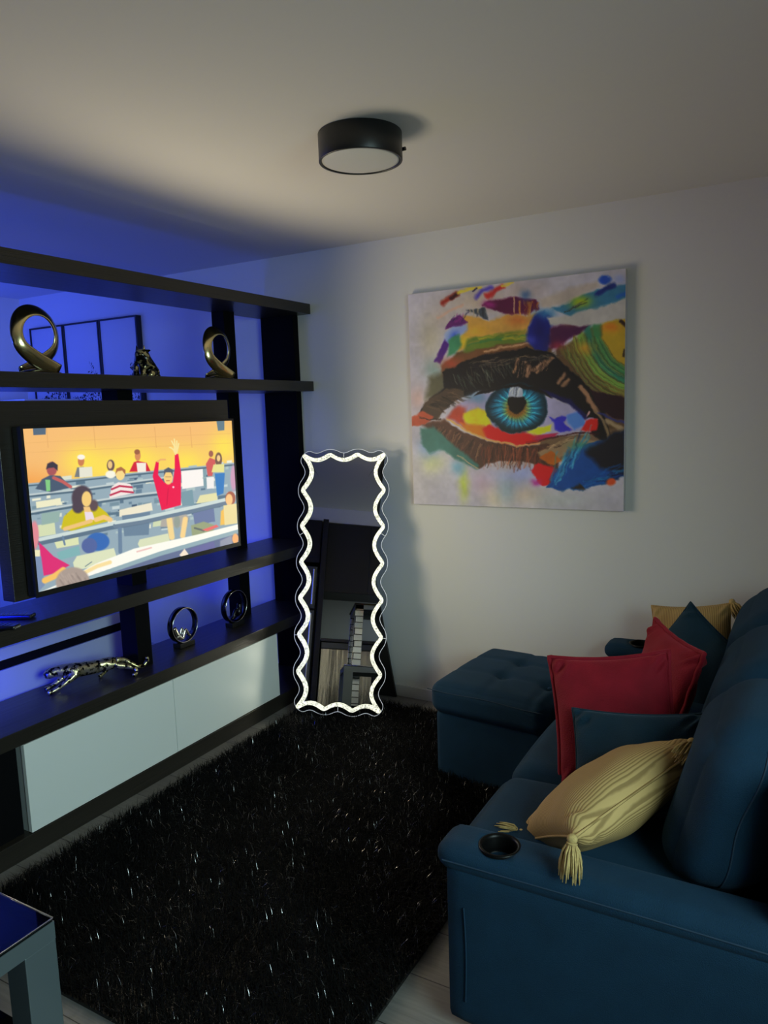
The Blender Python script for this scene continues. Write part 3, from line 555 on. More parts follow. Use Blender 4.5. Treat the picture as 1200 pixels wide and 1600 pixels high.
ct = empty('cat_figurine', (-2.65, 2.465, 1.787), 'small black seated cat figurine with gold flecks on the upper shelf', 'figurine')
def CT(dx, dy, dz): return (-2.65+dx, 2.465+dy, 1.787+dz)
skin('body', [CT(0, .012, .020)+(.030,), CT(0, .022, .045)+(.036,), CT(.006, .012, .075)+(.027,), CT(.010, -.010, .098)+(.022,), CT(.018, -.030, .104)+(.021,), CT(.026, -.046, .100)+(.012,),
     CT(.020, -.022, .055)+(.013,), CT(.024, -.030, .022)+(.010,), CT(.034, -.036, .007)+(.010,), CT(-.018, -.018, .055)+(.013,), CT(-.016, -.030, .022)+(.010,), CT(-.008, -.040, .007)+(.010,),
     CT(.034, .020, .018)+(.018,), CT(.044, -.004, .008)+(.010,), CT(-.030, .022, .018)+(.018,)],
     [(0, 1), (1, 2), (2, 3), (3, 4), (4, 5), (2, 6), (6, 7), (7, 8), (2, 9), (9, 10), (10, 11), (0, 12), (12, 13), (0, 14)], M['mottled2'], ct)
for s_ in (-1, 1):
    b = bmesh.new(); bmesh.ops.create_cone(b, cap_ends=True, segments=10, radius1=.010, radius2=.001, depth=.028, matrix=Matrix.Translation(CT(.016+.015*s_, -.024+.006*s_, .132)) @ Matrix.Rotation(.2*s_, 4, 'Y')); obj('ear', b, M['mottled2'], ct, True)
b = bmesh.new(); tube(b, [CT(-.01, .045, .012), CT(.0, .064, .012), CT(.022, .066, .012), CT(.040, .050, .012), CT(.050, .030, .012)], [.010, .011, .010, .009, .006], 10); obj('tail', b, M['mottled2'], ct, True)

def hoop(y, x, label, fig):
    e = empty('hoop_sculpture', (x, y, .488), label, 'sculpture', 'hoop sculptures with a small figure on the lower shelf')
    b = bmesh.new(); n = 72; cz = .108; ro, ri, w = .088, .081, .017
    rows = []
    for k in range(n):
        a = 2*PI*k/n; c, s = math.cos(a), math.sin(a)
        rows.append([b.verts.new((q, r*c, cz+r*s)) for q, r in ((-w, ro), (w, ro), (w, ri), (-w, ri))])
    for k in range(n):
        A, B = rows[k], rows[(k+1) % n]
        for j in range(4): b.faces.new((A[j], A[(j+1) % 4], B[(j+1) % 4], B[j]))
    bmesh.ops.bevel(b, geom=[ed for ed in b.edges if abs(ed.verts[0].co.x-ed.verts[1].co.x) < 1e-6 and abs(math.hypot(ed.verts[0].co.y, ed.verts[0].co.z-cz)-math.hypot(ed.verts[1].co.y, ed.verts[1].co.z-cz)) < 1e-6], offset=.0015, segments=1, affect='EDGES')
    bmesh.ops.recalc_face_normals(b, faces=b.faces)
    obj('hoop', b, M['darkmetal'], e, True, world=False)
    b = bmesh.new(); 
    for q in (w,): tube(b, [(q, (ro-.0035)*math.cos(2*PI*k/n), cz+(ro-.0035)*math.sin(2*PI*k/n)) for k in range(n)], .0022, 6, True)
    obj('polished_edge', b, M['silver'], e, True, world=False)
    b = bx(bmesh.new(), -.026, .026, -.050, .050, 0, .024, .003); obj('base', b, M['black'], e, world=False)
    if fig == 0: N_ = [(0, -.035, .052, .010), (0, -.048, .075, .011), (0, -.058, .098, .009), (0, -.062, .112, .011), (.006, -.012, .040, .007), (.006, .008, .088, .006), (.006, .030, .048, .005), (.006, .044, .044, .006), (-.006, -.020, .052, .006), (-.006, -.006, .096, .005), (-.006, .012, .050, .005), (.006, -.040, .060, .005), (.004, -.026, .046, .004), (.004, -.004, .054, .004)]
    else: N_ = [(0, .025, .050, .011), (0, .036, .075, .012), (0, .042, .098, .009), (0, .040, .116, .011), (.006, .002, .088, .007), (.006, -.022, .046, .006), (.006, -.034, .044, .006), (-.006, .010, .080, .006), (-.006, -.004, .046, .005), (-.006, -.014, .040, .005), (0, .030, .046, .008), (.008, .030, .085, .005), (.008, .014, .072, .004), (.008, .016, .098, .004)]
    E_ = [(0, 1), (1, 2), (2, 3), (0, 4), (4, 5), (5, 6), (6, 7), (0, 8), (8, 9), (9, 10), (1, 11), (11, 12), (12, 13)] if fig == 0 else [(0, 1), (1, 2), (2, 3), (0, 4), (4, 5), (5, 6), (0, 7), (7, 8), (8, 9), (0, 10), (1, 11), (11, 12), (12, 13)]
    skin('seated_figure', N_, E_, M['silver'] if fig == 0 else M['darkmetal'], e, world=False)
hoop(2.600, -2.655, 'hoop sculpture with a bright bent figure on the lower shelf, beside the middle post', 0)
hoop(2.985, -2.660, 'hoop sculpture with a dark crouching figure on the lower shelf, near the right post', 1)

pa = empty('panther_figurine', (-2.64, 2.07, .488), 'prowling panther figurine in black and gold on the lower shelf', 'figurine')
nodes = [(-2.665, 2.035, .548, .022), (-2.680, 1.995, .560, .025), (-2.700, 1.960, .566, .019), (-2.722, 1.930, .566, .016), (-2.736, 1.905, .562, .016), (-2.742, 1.884, .553, .009),
 (-2.655, 2.085, .550, .019), (-2.635, 2.125, .556, .020), (-2.620, 2.150, .560, .012), (-2.600, 2.185, .556, .0065), (-2.575, 2.206, .532, .006), (-2.560, 2.222, .517, .006), (-2.553, 2.248, .514, .006), (-2.548, 2.266, .530, .006), (-2.548, 2.266, .552, .005),
 (-2.664, 1.975, .543, .012), (-2.672, 1.930, .520, .007), (-2.690, 1.893, .500, .006), (-2.700, 1.865, .495, .008),
 (-2.716, 1.985, .540, .011), (-2.732, 1.940, .516, .007), (-2.745, 1.912, .499, .006), (-2.752, 1.890, .495, .008),
 (-2.606, 2.140, .543, .012), (-2.575, 2.170, .534, .008), (-2.545, 2.194, .522, .0065), (-2.535, 2.190, .502, .0055), (-2.535, 2.168, .495, .007),
 (-2.656, 2.140, .535, .011), (-2.670, 2.146, .515, .007), (-2.670, 2.120, .500, .0055), (-2.670, 2.098, .495, .007)]
ed = [(0, 1), (1, 2), (2, 3), (3, 4), (4, 5), (0, 6), (6, 7), (7, 8), (8, 9), (9, 10), (10, 11), (11, 12), (12, 13), (13, 14), (1, 15), (15, 16), (16, 17), (17, 18), (1, 19), (19, 20), (20, 21), (21, 22), (7, 23), (23, 24), (24, 25), (25, 26), (26, 27), (7, 28), (28, 29), (29, 30), (30, 31)]
skin('body', nodes, ed, M['mottled'], pa)
for dx in (-.008, .010):
    b = bmesh.new(); bmesh.ops.create_cone(b, cap_ends=True, segments=8, radius1=.005, radius2=.0015, depth=.010, matrix=Matrix.Translation((-2.728+dx, 1.912+dx*.3, .580))); obj('ear', b, M['mottled'], pa, True)

def remote(x, y, rz, lb, z=.870):
    e = empty('remote_control', (x, y, z), lb, 'remote control', 'remote controls under the television', rz=rz)
    b = bx(bmesh.new(), -.021, .021, -.085, .085, .001, .017, .006, 3); obj('case', b, M['plastic'], e, world=False)
    b = bmesh.new()
    for i in range(7):
        for j in (-.011, 0, .011): cyl(b, (j, -.055+i*.018, .0175), .0034, .002, 10)
    obj('buttons', b, M['darkmetal'], e, world=False)
remote(-2.615, 1.690, R(-62), 'black remote control lying on the shelf below the television')
remote(-2.532, 1.575, R(-70), 'black remote control at the left edge of the picture, in front of the other')
b = bmesh.new(); soft(b, -2.76, -2.69, 1.50, 1.62, .871, .93, .012, n=6); tag(obj('set_top_box', b, M['plastic'], None, True), 'small black box on the shelf left of the remote controls', 'box')

# ---------------------------------------------------------------- shag rug
rg = empty('shag_rug', (-1.62, 2.3, 0), 'black shag rug with silvery glints on the floor between shelving and sofa', 'rug')
gx0, gx1, gy0, gy1 = -2.350, -.945, 1.185, 3.375
box('backing', (gx0, gx1, gy0, gy1, .001, .012), M['black'], rg, 0)
def pile(name, n, seed, l0, l1, w, m, spill=.02):
    g = np.random.default_rng(seed); x = g.uniform(gx0-.002, gx1+.002, n); y = g.uniform(gy0-.002, gy1+.002, n)
    fld = np.sin(x*9+np.sin(y*7)*2)+np.sin(y*8+x*5); a = g.uniform(0, 2*PI, n)*.7+fld*1.4; lean = g.uniform(.25, 1.15, n); L_ = g.uniform(l0, l1, n)
    d = np.stack([np.cos(a), np.sin(a), np.zeros(n)], 1); s = np.stack([-np.sin(a), np.cos(a), np.zeros(n)], 1)*(w*g.uniform(.6, 1.3, n))[:, None]
    o = np.stack([x, y, np.full(n, .011)], 1); z = np.array([0, 0, 1.])
    h1 = o + z*(L_*.55*np.cos(lean*.4))[:, None] + d*(L_*.5*np.sin(lean*.4))[:, None]
    h2 = h1 + z*(L_*.45*np.cos(lean*1.5))[:, None] + d*(L_*.5*np.sin(lean*1.5))[:, None]; h2[:, 2] = np.maximum(h2[:, 2], .014)
    co = np.stack([o-s, o+s, h1-s*.8, h1+s*.8, h2], 1)-np.array(rg.location)
    me = bpy.data.meshes.new(name); me.vertices.add(5*n); me.vertices.foreach_set('co', co.reshape(-1).astype(np.float32)); i = np.arange(n)*5
    lp = np.stack([i, i+1, i+3, i+2, i+2, i+3, i+4], 1).reshape(-1); st = np.stack([np.arange(n)*7, np.arange(n)*7+4], 1).reshape(-1)
    me.loops.add(len(lp)); me.loops.foreach_set('vertex_index', lp.astype(np.int32)); me.polygons.add(2*n); me.polygons.foreach_set('loop_start', st.astype(np.int32)); me.update()
    return tag(link(name, me, m, rg), kind='stuff')
M['shag'] = mat('black_shag_yarn', (.0022, .0022, .0025), .8, spec=.12); M['tinsel'] = mat('silver_tinsel_thread', (.55, .55, .56), .30, metal=1)
pile('pile', 150000, 2, .030, .062, .0011, M['shag']); pile('tinsel_threads', 9000, 9, .022, .056, .0006, M['tinsel'])

# ---------------------------------------------------------------- scalloped standing mirror
mw, mh = .5265, 1.4226; yaw, tilt, roll = R(18), R(12), -.0099
w0 = Vector((math.cos(yaw), math.sin(yaw), 0)); n0 = Vector((math.sin(yaw), -math.cos(yaw), 0)); up0 = math.cos(tilt)*Vector((0, 0, 1))-math.sin(tilt)*n0
w1 = math.cos(roll)*w0+math.sin(roll)*up0; u1 = -math.sin(roll)*w0+math.cos(roll)*up0; n1 = w1.cross(u1)
mo = Vector((-2.351, 3.023, .028))
mi = empty('standing_mirror', mo, 'tall scalloped standing mirror with a glowing white border, leaning back on the rug', 'mirror')
def MP(a, b, c): return mo + w1*a + u1*b + n1*c           # across, up, towards the room
inset = .036
def wav(s, k): return (.030 if k == 3 else .050)*abs(math.sin(PI*k*s))**1.02
path = []; NS, NT = 7, 3
for i in range(180): s = i/180; path.append((inset+s*(mw-2*inset), inset*1.0+wav(s, NT)))
for i in range(520): s = i/520; path.append((mw-inset-wav(s, NS), inset+s*(mh-2*inset)))
for i in range(180): s = 1-i/180; path.append((inset+s*(mw-2*inset), mh-inset-wav(s, NT)))
for i in range(520): s = 1-i/520; path.append((inset+wav(s, NS), inset+s*(mh-2*inset)))
path = np.array(path); 
for _ in range(6): path = (np.roll(path, 1, 0)+2*path+np.roll(path, -1, 0))/4
def offs(p, d, it=6):
    t = np.roll(p, -1, 0)-np.roll(p, 1, 0); t /= np.linalg.norm(t, axis=1)[:, None]; q = p+np.stack([t[:, 1], -t[:, 0]], 1)*d
    for _ in range(it): q = (np.roll(q, 1, 0)+2*q+np.roll(q, -1, 0))/4
    return q
def ring(name, pi, po, c0, c1, m):
    b = bmesh.new(); n = len(pi); V = [[b.verts.new(MP(p[k][0], p[k][1], c)) for k in range(n)] for p, c in ((pi, c0), (po, c0), (po, c1), (pi, c1))]
    for k in range(n):
        for j in range(4): b.faces.new((V[j][k], V[j][(k+1) % n], V[(j+1) % 4][(k+1) % n], V[(j+1) % 4][k]))
    bmesh.ops.recalc_face_normals(b, faces=b.faces); return obj(name, b, m, mi)
ring('glowing_border', offs(path, -.0094), offs(path, .0094), .001, .012, M['led'])
ring('clear_rim', offs(path, .0095), offs(path, .036, 45), .002, .007, M['acrylic'])
b = bmesh.new(); tube(b, [MP(x, y, .0045) for x, y in offs(path, .0365, 45)], .0016, 6, True)
for x0_, y0_ in ((mw/2, mh), (mw/2, 0), (0, mh*.655), (mw, mh*.655), (0, mh*.295), (mw, mh*.295)):          # joints of the acrylic
    q = offs(path, .036, 45); k = int(np.argmin(np.hypot(q[:, 0]-x0_, q[:, 1]-y0_))); p0 = q[k]; p1 = offs(path, .014)[k]; tube(b, [MP(p0[0], p0[1], .0078), MP(p1[0], p1[1], .0078)], .0012, 6)
obj('rim_edge', b, M['rim'], mi, True)
b = bmesh.new(); q = offs(path, -.008); fb = [b.verts.new(MP(x, y, .002)) for x, y in q]; bk = [b.verts.new(MP(x, y, -.010)) for x, y in q]
IX = (.13, mw-.13); IY = (.16, mh-.16); inn = {}
def inner(x, y):
    k = (round(min(max(x, IX[0]), IX[1]), 5), round(min(max(y, IY[0]), IY[1]), 5))
    if k not in inn: inn[k] = b.verts.new(MP(k[0], k[1], .002))
    return inn[k]
iv = [inner(x, y) for x, y in q]
for k in range(len(q)):
    k2 = (k+1) % len(q); b.faces.new([fb[k], fb[k2], iv[k2], iv[k]] if iv[k] is not iv[k2] else [fb[k], fb[k2], iv[k]])
b.faces.new([b.verts.new(MP(x, y, .002)) for x, y in ((IX[0], IY[0]), (IX[1], IY[0]), (IX[1], IY[1]), (IX[0], IY[1]))])
for k in range(len(q)): b.faces.new((fb[k], bk[k], bk[(k+1) % len(q)], fb[(k+1) % len(q)]))
obj('mirror_glass', b, M['mirror'], mi)
b = bmesh.new(); vs = [b.verts.new(MP(x, y, -.0105)) for x, y in q]; b.faces.new(vs[::-1]); obj('back_board', b, M['black'], mi)
# hinged flared support behind
top_l, top_r = MP(.16, 1.02, -.014), MP(.38, 1.02, -.014)
b = bmesh.new(); foot = (Vector((-2.26, 3.49, .004)), Vector((-1.985, 3.525, .004)))
ring_ = [top_l, top_r, foot[1], foot[0]]; dn = Vector((0, .012, 0)); va = [b.verts.new(p) for p in ring_]; vb = [b.verts.new(p+dn) for p in ring_]
b.faces.new(va); b.faces.new(vb[::-1])
for k in range(4): b.faces.new((va[k], vb[k], vb[(k+1) % 4], va[(k+1) % 4]))
bmesh.ops.recalc_face_normals(b, faces=b.faces); obj('support_leg', b, M['black'], mi)

# ---------------------------------------------------------------- sofa
so = empty('sofa', (-.40, 2.5, 0), 'blue velvet three seat sofa with cup holder arms along the right side', 'sofa')
SX = -.79; SY0, SY1 = 1.583, 3.500
b = bmesh.new(); soft(b, SX+.035, .10, SY0+.02, SY1-.02, .03, .315, .02, n=10); obj('seat_base', b, M['sofa'], so, True)
b = bmesh.new(); soft(b, -.035, .135, SY0+.005, SY1-.005, .02, .84, .06, (.01, 0, .015), n=16); obj('back_frame', b, M['sofa'], so, True)
for i, (a, c) in enumerate(((1.712, 2.128), (2.134, 2.660), (2.666, 3.355))):
    b = bmesh.new(); soft(b, SX-.012, -.10, a, c, .305, .462, .055, (.012, .004, .022), n=20, wob=.0015, seed=i); obj('seat_cushion', b, M['sofa'], so, True)
# cup holder built as its own open cup
def cup(o, cyy):
    b = bmesh.new(); prof = [(.0525, .5115), (.0535, .5180), (.0500, .5205), (.0450, .5185), (.0425, .512), (.0400, .480), (.0380, .472)]
    rows = [[b.verts.new((-.640+r*math.cos(2*PI*k/48), cyy+r*math.sin(2*PI*k/48), z)) for k in range(48)] for r, z in prof]
    for A, B in zip(rows, rows[1:]):
        for k in range(48): b.faces.new((A[k], A[(k+1) % 48], B[(k+1) % 48], B[k]))
    b.faces.new(rows[-1]); obj('cup_holder', b, M['cup'], o, True)
def arm_with_hole(y0, y1, cyy):
    b = bmesh.new(); soft(b, SX+.022, .11, y0, y1, .03, .470, .02, n=10); o = obj('arm', b, M['sofa'], so, True)
    b = bmesh.new(); soft(b, SX-.004, .115, y0-.004, y1+.004, .440, .516, .036, (.004, .004, .004), n=20)
    pad = obj('arm_pad', b, M['sofa'], o, True); pad.data.materials.clear(); pad.data.materials.append(M['sofa'])
    c = bmesh.new(); cyl(c, (0, 0, 0), .046, .060, 48); cm = bpy.data.meshes.new('cutter'); c.to_mesh(cm); c.free(); co = bpy.data.objects.new('cutter', cm); COL.objects.link(co); co.location = (-.640, cyy, .505)
    bo = pad.modifiers.new('hole', 'BOOLEAN'); bo.operation = 'DIFFERENCE'; bo.object = co; bo.solver = 'EXACT'
    bpy.context.view_layer.update(); dg = bpy.context.evaluated_depsgraph_get(); nm = bpy.data.meshes.new_from_object(pad.evaluated_get(dg)); pad.modifiers.clear(); pad.data = nm; bpy.data.objects.remove(co)
    cup(o, cyy); return o, pad
a1, pad1 = arm_with_hole(SY0, 1.712, 1.640); arm_with_hole(3.368, SY1, 3.425)
b = bmesh.new(); tube(b, [(SX+.02+(.11-SX-.04)*t, SY0-.0075, .4780+.004*math.sin(t*3)) for t in np.linspace(0, 1, 40)], .0022, 6); obj('seam', b, M['seam'], a1)
b = bmesh.new(); tube(b, [(-.715+.004*math.sin(t*PI), SY0-.0035, .36-.26*t) for t in np.linspace(0, 1, 24)], .0020, 6); obj('welt', b, M['sofa'], a1, True)
for i, (yc, hw, tz) in enumerate(((1.955, .235, .865), (2.50, .285, .850), (3.085, .295, .850))):
    b = bmesh.new(); soft(b, -.300, -.055, yc-hw, yc+hw, .455, tz, .105, (.014, .030, .025), n=26, wob=.004, seed=i+7, lean=(.105, 0, 0)); o = obj('back_cushion', b, M['sofa'], so, True)
    if i < 2:
        from mathutils.bvhtree import BVHTree
        bv = BVHTree.FromPolygons([v.co+Vector(wpos(o)) for v in o.data.vertices], [p.vertices[:] for p in o.data.polygons]); pts = []
        for t in np.linspace(0, 1, 46):
            z = .49+(tz-.505)*t; h = bv.ray_cast(Vector((-.150+.095*t+.006*math.sin(9*t), yc-1.2, z)), Vector((0, 1, 0)))
            if h[0]: pts.append(h[0]+h[1]*.0005)
        b = bmesh.new(); tube(b, pts, .0022, 6); obj('piping', b, M['seam'], o, True)
b = bmesh.new(); bx(b, -.066, -.052, 1.706, 1.708, .735, .760, 0); obj('care_tag', b, M['side'], so)

ot = empty('ottoman', (-1.105, 3.02, 0), 'blue tufted storage ottoman standing against the far end of the sofa', 'ottoman', rz=R(-6))
b = bmesh.new(); soft(b, -.245, .250, -.262, .262, .004, .312, .018, n=10); obj('box', b, M['sofa'], ot, True, world=False)
b = bmesh.new(); soft(b, -.262, .268, -.288, .288, .308, .444, .046, (.006, .006, .020), n=34, wob=.001, seed=3)
BT = ((.0, -.09), (.0, .09), (.21, -.09), (.21, .09))
for v in b.verts:
    if v.co.z > .40:
        dz = 0
        for x, y in BT: dz += .026*math.exp(-((v.co.x-x)**2+(v.co.y-y)**2)/.0011)
        for x in (0, .21): dz += .006*math.exp(-((v.co.x-x)/.012)**2)
        for y in (-.09, .09): dz += .006*math.exp(-((v.co.y-y)/.012)**2)
        v.co.z -= min(dz, .03)
cu = obj('cushion', b, M['sofa'], ot, True, world=False)
for x, y in BT: b = bmesh.new(); bmesh.ops.create_uvsphere(b, u_segments=14, v_segments=8, radius=.011, matrix=Matrix.Translation((x, y, .440)) @ Matrix.Diagonal((1, 1, .5, 1))); obj('button', b, M['sofa'], cu, True, world=False)
b = bmesh.new(); tube(b, [(-.265+.53*t, -.2895, .415-.003*math.sin(9*t)) for t in np.linspace(0, 1, 30)], .0018, 6); obj('seam', b, M['seam'], cu, True, world=False)

# ---------------------------------------------------------------- scatter cushions
def tassel(b, p, dr, L_=.07, n=46, seed=0):
    g = random.Random(seed); dr = Vector(dr).normalized(); s = dr.orthogonal().normalized(); q = dr.cross(s); p = Vector(p)
    bmesh.ops.create_uvsphere(b, u_segments=14, v_segments=10, radius=.0125, matrix=Matrix.Translation(p))
    tube(b, [p+dr*.010+(s*math.cos(t)+q*math.sin(t))*.0105 for t in np.linspace(0, 2*PI, 14)[:-1]], .0028, 6, True)
    for i in range(n):
        a = 2*PI*i/n*3.1; r0 = .008*math.sqrt(g.random()); r1 = .008+.018*math.sqrt(g.random()); l = L_*(.8+.35*g.random())
        d0 = (s*math.cos(a)+q*math.sin(a)); pts = [p+d0*r0+dr*.006, p+d0*(r0+r1)*.62+dr*l*.35+Vector((g.uniform(-1, 1), g.uniform(-1, 1), 0))*.002, p+d0*r1+dr*l*.7, p+d0*r1*1.05+dr*l]
        tube(b, pts, [.0022, .0025, .0022, .0012], 5)
def pillow(label, c, nor, up, w, h, th, m, group, piping=None, flange=0, tas=None, seed=0, wr=.004, sag=0):
    nor = Vector(nor).normalized(); ex = Vector(up).cross(nor).normalized(); ey = nor.cross(ex)
    e = bpy.data.objects.new('throw_pillow', None); COL.objects.link(e); e.location = c; e.empty_display_size = .05
    e.rotation_euler = Matrix((ex, ey, nor)).transposed().to_euler(); tag(e, label, 'pillow', group)
    n = 40; b = bmesh.new(); g = random.Random(seed); ph = [g.random()*6 for _ in range(8)]
    def P(u, v, s):
        pin = .075; x = w/2*u*(1-pin*(1-v*v)); y = h/2*v*(1-pin*(1-u*u))
        t = ((1-u*u)*(1-v*v)); t = max(t, 0)**.42; z = s*th/2*t
        z += wr*t*(math.sin(5*u+ph[0]+3*v)*math.sin(4*v+ph[1])+.5*math.sin(11*u*v+ph[2])); e_ = math.exp(-((abs(u)-.85)**2+(abs(v)-.85)**2)/.02); z += s*wr*1.6*e_*math.sin(22*(u-v)+ph[3])
        y -= sag*(1-abs(v))*0; z += sag*(u*u+v*v)*.5
        return (x, y, z)
    top = {}; bot = {}
    cc = [math.sin(-PI/2+PI*i/n)*.35+(-1+2*i/n)*.65 for i in range(n+1)]
    for i in range(n+1):
        for j in range(n+1):
            top[i, j] = b.verts.new(P(cc[i], cc[j], 1)); bot[i, j] = top[i, j] if i in (0, n) or j in (0, n) else b.verts.new(P(cc[i], cc[j], -1))
    for i in range(n):
        for j in range(n):
            b.faces.new((top[i, j], top[i+1, j], top[i+1, j+1], top[i, j+1])); b.faces.new((bot[i, j], bot[i, j+1], bot[i+1, j+1], bot[i+1, j]))
    body = obj('cover', b, m, e, True, world=False)
    edge = [P(cc[i], -1, 0) for i in range(n)]+[P(1, cc[i], 0) for i in range(n)]+[P(cc[n-i], 1, 0) for i in range(n)]+[P(-1, cc[n-i], 0) for i in range(n)]
    b = bmesh.new()
    if flange: tube(b, [(x*1.012, y*1.012, z+.0015*math.sin(k*.9)) for k, (x, y, z) in enumerate(edge)], flange, 8, True)
    else: tube(b, edge, .0035, 6, True)
    obj('piping', b, piping or m, e, True, world=False)
    if tas:
        inv = Matrix((ex, ey, nor))
        for k, (u, v, d, L_, *of) in enumerate(tas):
            b = bmesh.new(); p = P(u, v, 0); o_ = inv @ Vector(of[0] if of else (0, 0, 0)); tassel(b, (p[0]*1.03+o_.x, p[1]*1.03+o_.y, p[2]+o_.z), inv @ Vector(d), L_, seed=seed*7+k); obj('tassel', b, M['tassel'], e, True, world=False)
    return e
pillow('mustard ribbed pillow with tassels propped on the near arm of the sofa', (-.428, 1.895, .578), (-.055*1, .0105, .075), (.19, .28, .10), .335, .45, .185, M['yellow'], 'mustard pillows',
       tas=((-1, -1, (-1, -.25, -.08), .06, (.018, -.018, .044)), (1, -1, (.02, -.35, -1), .085), (1, 1, (-.30, -.8, -.35), .06, (-.035, -.045, .012)), (-1, 1, (0, 1, -.5), .05)), seed=1, wr=.005)
pillow('dark blue velvet pillow wedged between mustard and crimson pillows near the front arm', (-.395, 2.100, .562), (-.05, -.88, .42), (-.12, .42, .9), .385, .33, .13, M['navy'], 'dark blue pillows', seed=2, wr=.007)
pillow('large crimson velvet pillow in the middle of the sofa, nearest of the two red', (-.500, 2.262, .622), (.12, -.90, .40), (-.20, .42, .9), .365, .415, .15, M['red'], 'crimson pillows', flange=.0075, seed=3, wr=.008)
pillow('crimson velvet pillow behind the other red one, one corner pointing up', (-.425, 2.655, .615), (-.80, -.52, .28), (.20, .10, .95), .38, .38, .13, M['red'], 'crimson pillows', flange=.0075, seed=4, wr=.008)
pillow('dark blue pillow with a raised corner at the far end of the sofa', (-.365, 2.985, .598), (-.30, -.90, .30), (.62, .12, .78), .34, .34, .12, M['navy'], 'dark blue pillows', seed=5, wr=.006)
pillow('mustard pillow with a tasselled corner at the far end against the wall', (-.400, 3.24, .585), (-.12, -.93, .34), (-.12, .3, .94), .32, .36, .14, M['yellow'], 'mustard pillows', tas=((1, 1, (.5, -.3, -.8), .06),), seed=6)

# ---------------------------------------------------------------- low table at the lower left
tb = empty('side_table', (-1.73, .72, 0), 'silver framed side table with a dark glass top at the lower left', 'table')
x0, x1, y0, y1, H = -1.96, -1.504, .44, 1.0, .45
for xa, ya in ((x0, y0), (x1-.075, y0), (x0, y1-.08), (x1-.075, y1-.08)): box('leg', (xa, xa+.075, ya, ya+.08, 0, H-.052), M['smirror'], tb, .002)
b = bmesh.new()
for d in ((x0, x1, y0, y0+.03, H-.052, H-.008), (x0, x1, y1-.03, y1, H-.052, H-.008), (x0, x0+.03, y0+.03, y1-.03, H-.052, H-.008), (x1-.03, x1, y0+.03, y1-.03, H-.052, H-.008)): bx(b, *d)
obj('apron', b, M['smirror'], tb)
box('glass_top', (x0+.002, x1-.002, y0+.002, y1-.002, H-.008, H), M['smoke'], tb, .001); b = bmesh.new()
for p in (((x1-.002, y0), (x1-.002, y1-.002)), ((x0, y1-.002), (x1-.002, y1-.002))): tube(b, [(p[0][0], p[0][1], H-.001), (p[1][0], p[1][1], H-.001)], .0028, 8)
obj('polished_edge', b, M['chrome'], tb, True)
box('lower_shelf', (x0+.02, x1-.02, y0+.02, y1-.02, .12, .135), M['smoke'], tb, .001)
for xx, yy in ((x0+.05, y0+.05), (x1-.06, y0+.06), (x0+.05, y1-.06), (x1-.07, y1-.075)): b = bmesh.new(); cyl(b, (xx, yy, H-.0115), .013, .005, 24); obj('suction_pad', b, M['diffuser'], tb)

# ---------------------------------------------------------------- kitchen behind the photographer, seen in the mirror
fr = empty('refrigerator', (-2.50, -1.8, 0), 'dark steel refrigerator with long handles, seen in the mirror', 'refrigerator')
box('body', (-2.80, -2.195, -2.15, -1.50, .02, 1.74), M['dark'], fr, .004)
for z0, z1 in ((.04, 1.225), (1.24, 1.735)):
    d = box('door', (-2.798, -2.198, -1.50, -1.452, z0, z1), M['fridge'], fr, .006); box('handle', (-2.245, -2.225, -1.450, -1.405, z0+.04, z1-.04), M['chrome'], d, .004)
for nm, d, mm, lb, ct_ in (('tall_cabinet', (-2.17, -2.105, -2.19, -1.47, 0, 2.32), 'dark', 'tall black cabinet panel beside the refrigerator, seen in the mirror', 'cabinet'),
    ('overhead_cabinet', (-2.80, -2.18, -2.19, -1.55, 1.80, 2.32), 'dark', 'black cabinet over the refrigerator, seen in the mirror', 'cabinet')):
    e = empty(nm, ((d[0]+d[1])/2, (d[2]+d[3])/2, d[4]), lb, ct_); box('body', d, M[mm], e, .002); box('door', (d[0]+.004, d[1]-.004, d[3], d[3]+.018, d[4]+.06, d[5]-.01), M[mm], e, .002)
e = empty('wall_cabinet', (-1.3, -1.9, 1.42), 'black kitchen wall cabinet above the counter, seen in the mirror', 'cabinet')
box('body', (-2.10, -.55, -2.19, -1.62, 1.47, 2.31), M['dark'], e, .002)
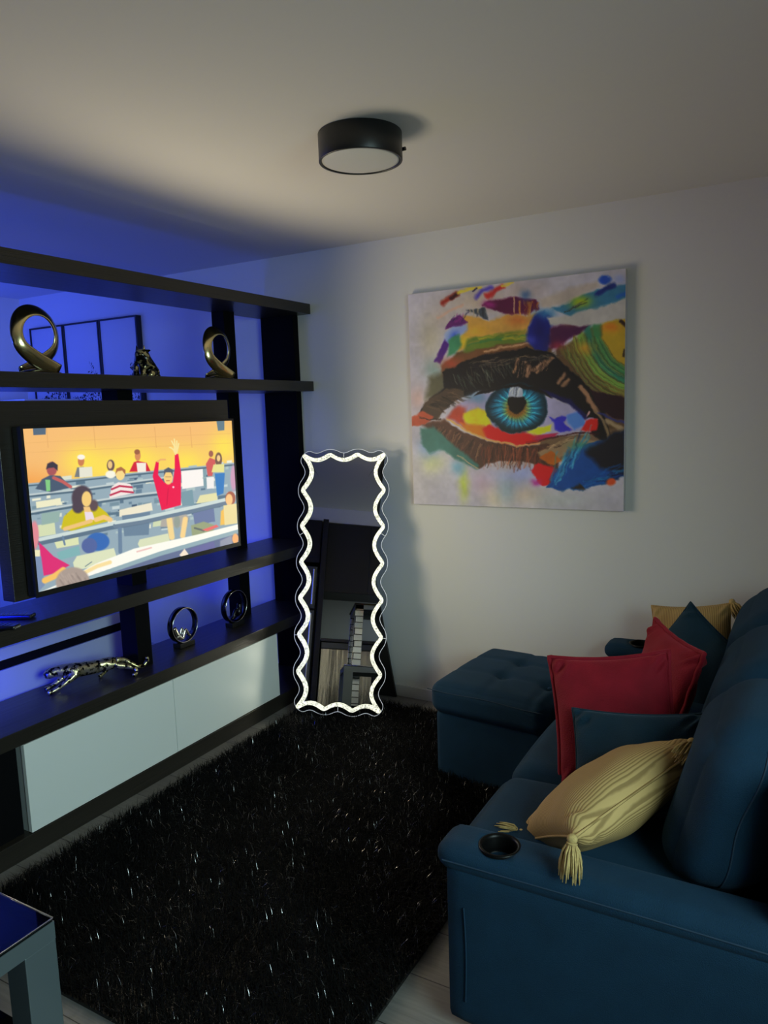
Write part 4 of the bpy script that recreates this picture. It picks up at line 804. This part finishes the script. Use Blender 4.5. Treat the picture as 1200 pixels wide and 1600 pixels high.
for k in range(3): box('door', (-2.098+k*.516, -2.098+k*.516+.512, -1.62, -1.602, 1.472, 2.308), M['dark'], e, .002)
tag(box('splashback', (-2.10, -.55, -2.198, -2.185, .92, 1.47), M['splash'], None, 0), 'grey splashback above the kitchen counter, seen in the mirror', 'splashback')
tag(box('countertop', (-2.10, -.55, -2.18, -1.46, .88, .915), M['granite'], None, .003), 'dark stone kitchen countertop, seen in the mirror', 'countertop')
dw = empty('dishwasher', (-1.79, -1.8, 0), 'stainless steel dishwasher under the counter, seen in the mirror', 'dishwasher')
box('body', (-2.09, -1.49, -2.15, -1.52, .02, .878), M['dark'], dw, .002); box('door', (-2.088, -1.492, -1.52, -1.49, .10, .80), M['steel'], dw, .004); box('control_panel', (-2.088, -1.492, -1.52, -1.488, .805, .874), M['fridge'], dw, .003)
bcab = empty('base_cabinet', (-1.0, -1.8, 0), 'black kitchen base cabinet right of the dishwasher, seen in the mirror', 'cabinet')
box('body', (-1.48, -.56, -2.15, -1.52, 0, .878), M['dark'], bcab, .002)
for k in range(2): d = box('door', (-1.476+k*.458, -1.476+k*.458+.454, -1.52, -1.50, .09, .87), M['dark'], bcab, .003); box('handle', (-1.30+k*.458, -1.18+k*.458, -1.498, -1.484, .80, .812), M['chrome'], d, .002)
bt = empty('bar_table', (-1.45, .05, 0), 'tall glass topped bar table with mirrored mosaic legs, seen in the mirror', 'table')
for xa, ya in ((-1.855, .32), (-1.10, .32), (-1.855, -.30), (-1.10, -.30)): box('leg', (xa, xa+.075, ya, ya+.075, 0, 1.04), M['mosaic'], bt, .001)
b = bmesh.new()
for d in ((-1.855, -1.025, .365, .395, 1.0, 1.04), (-1.855, -1.025, -.30, -.27, 1.0, 1.04), (-1.855, -1.825, -.27, .365, 1.0, 1.04), (-1.055, -1.025, -.27, .365, 1.0, 1.04)): bx(b, *d)
obj('apron', b, M['smirror'], bt); box('glass_top', (-1.865, -1.015, -.31, .405, 1.04, 1.052), M['smoke'], bt, .001)
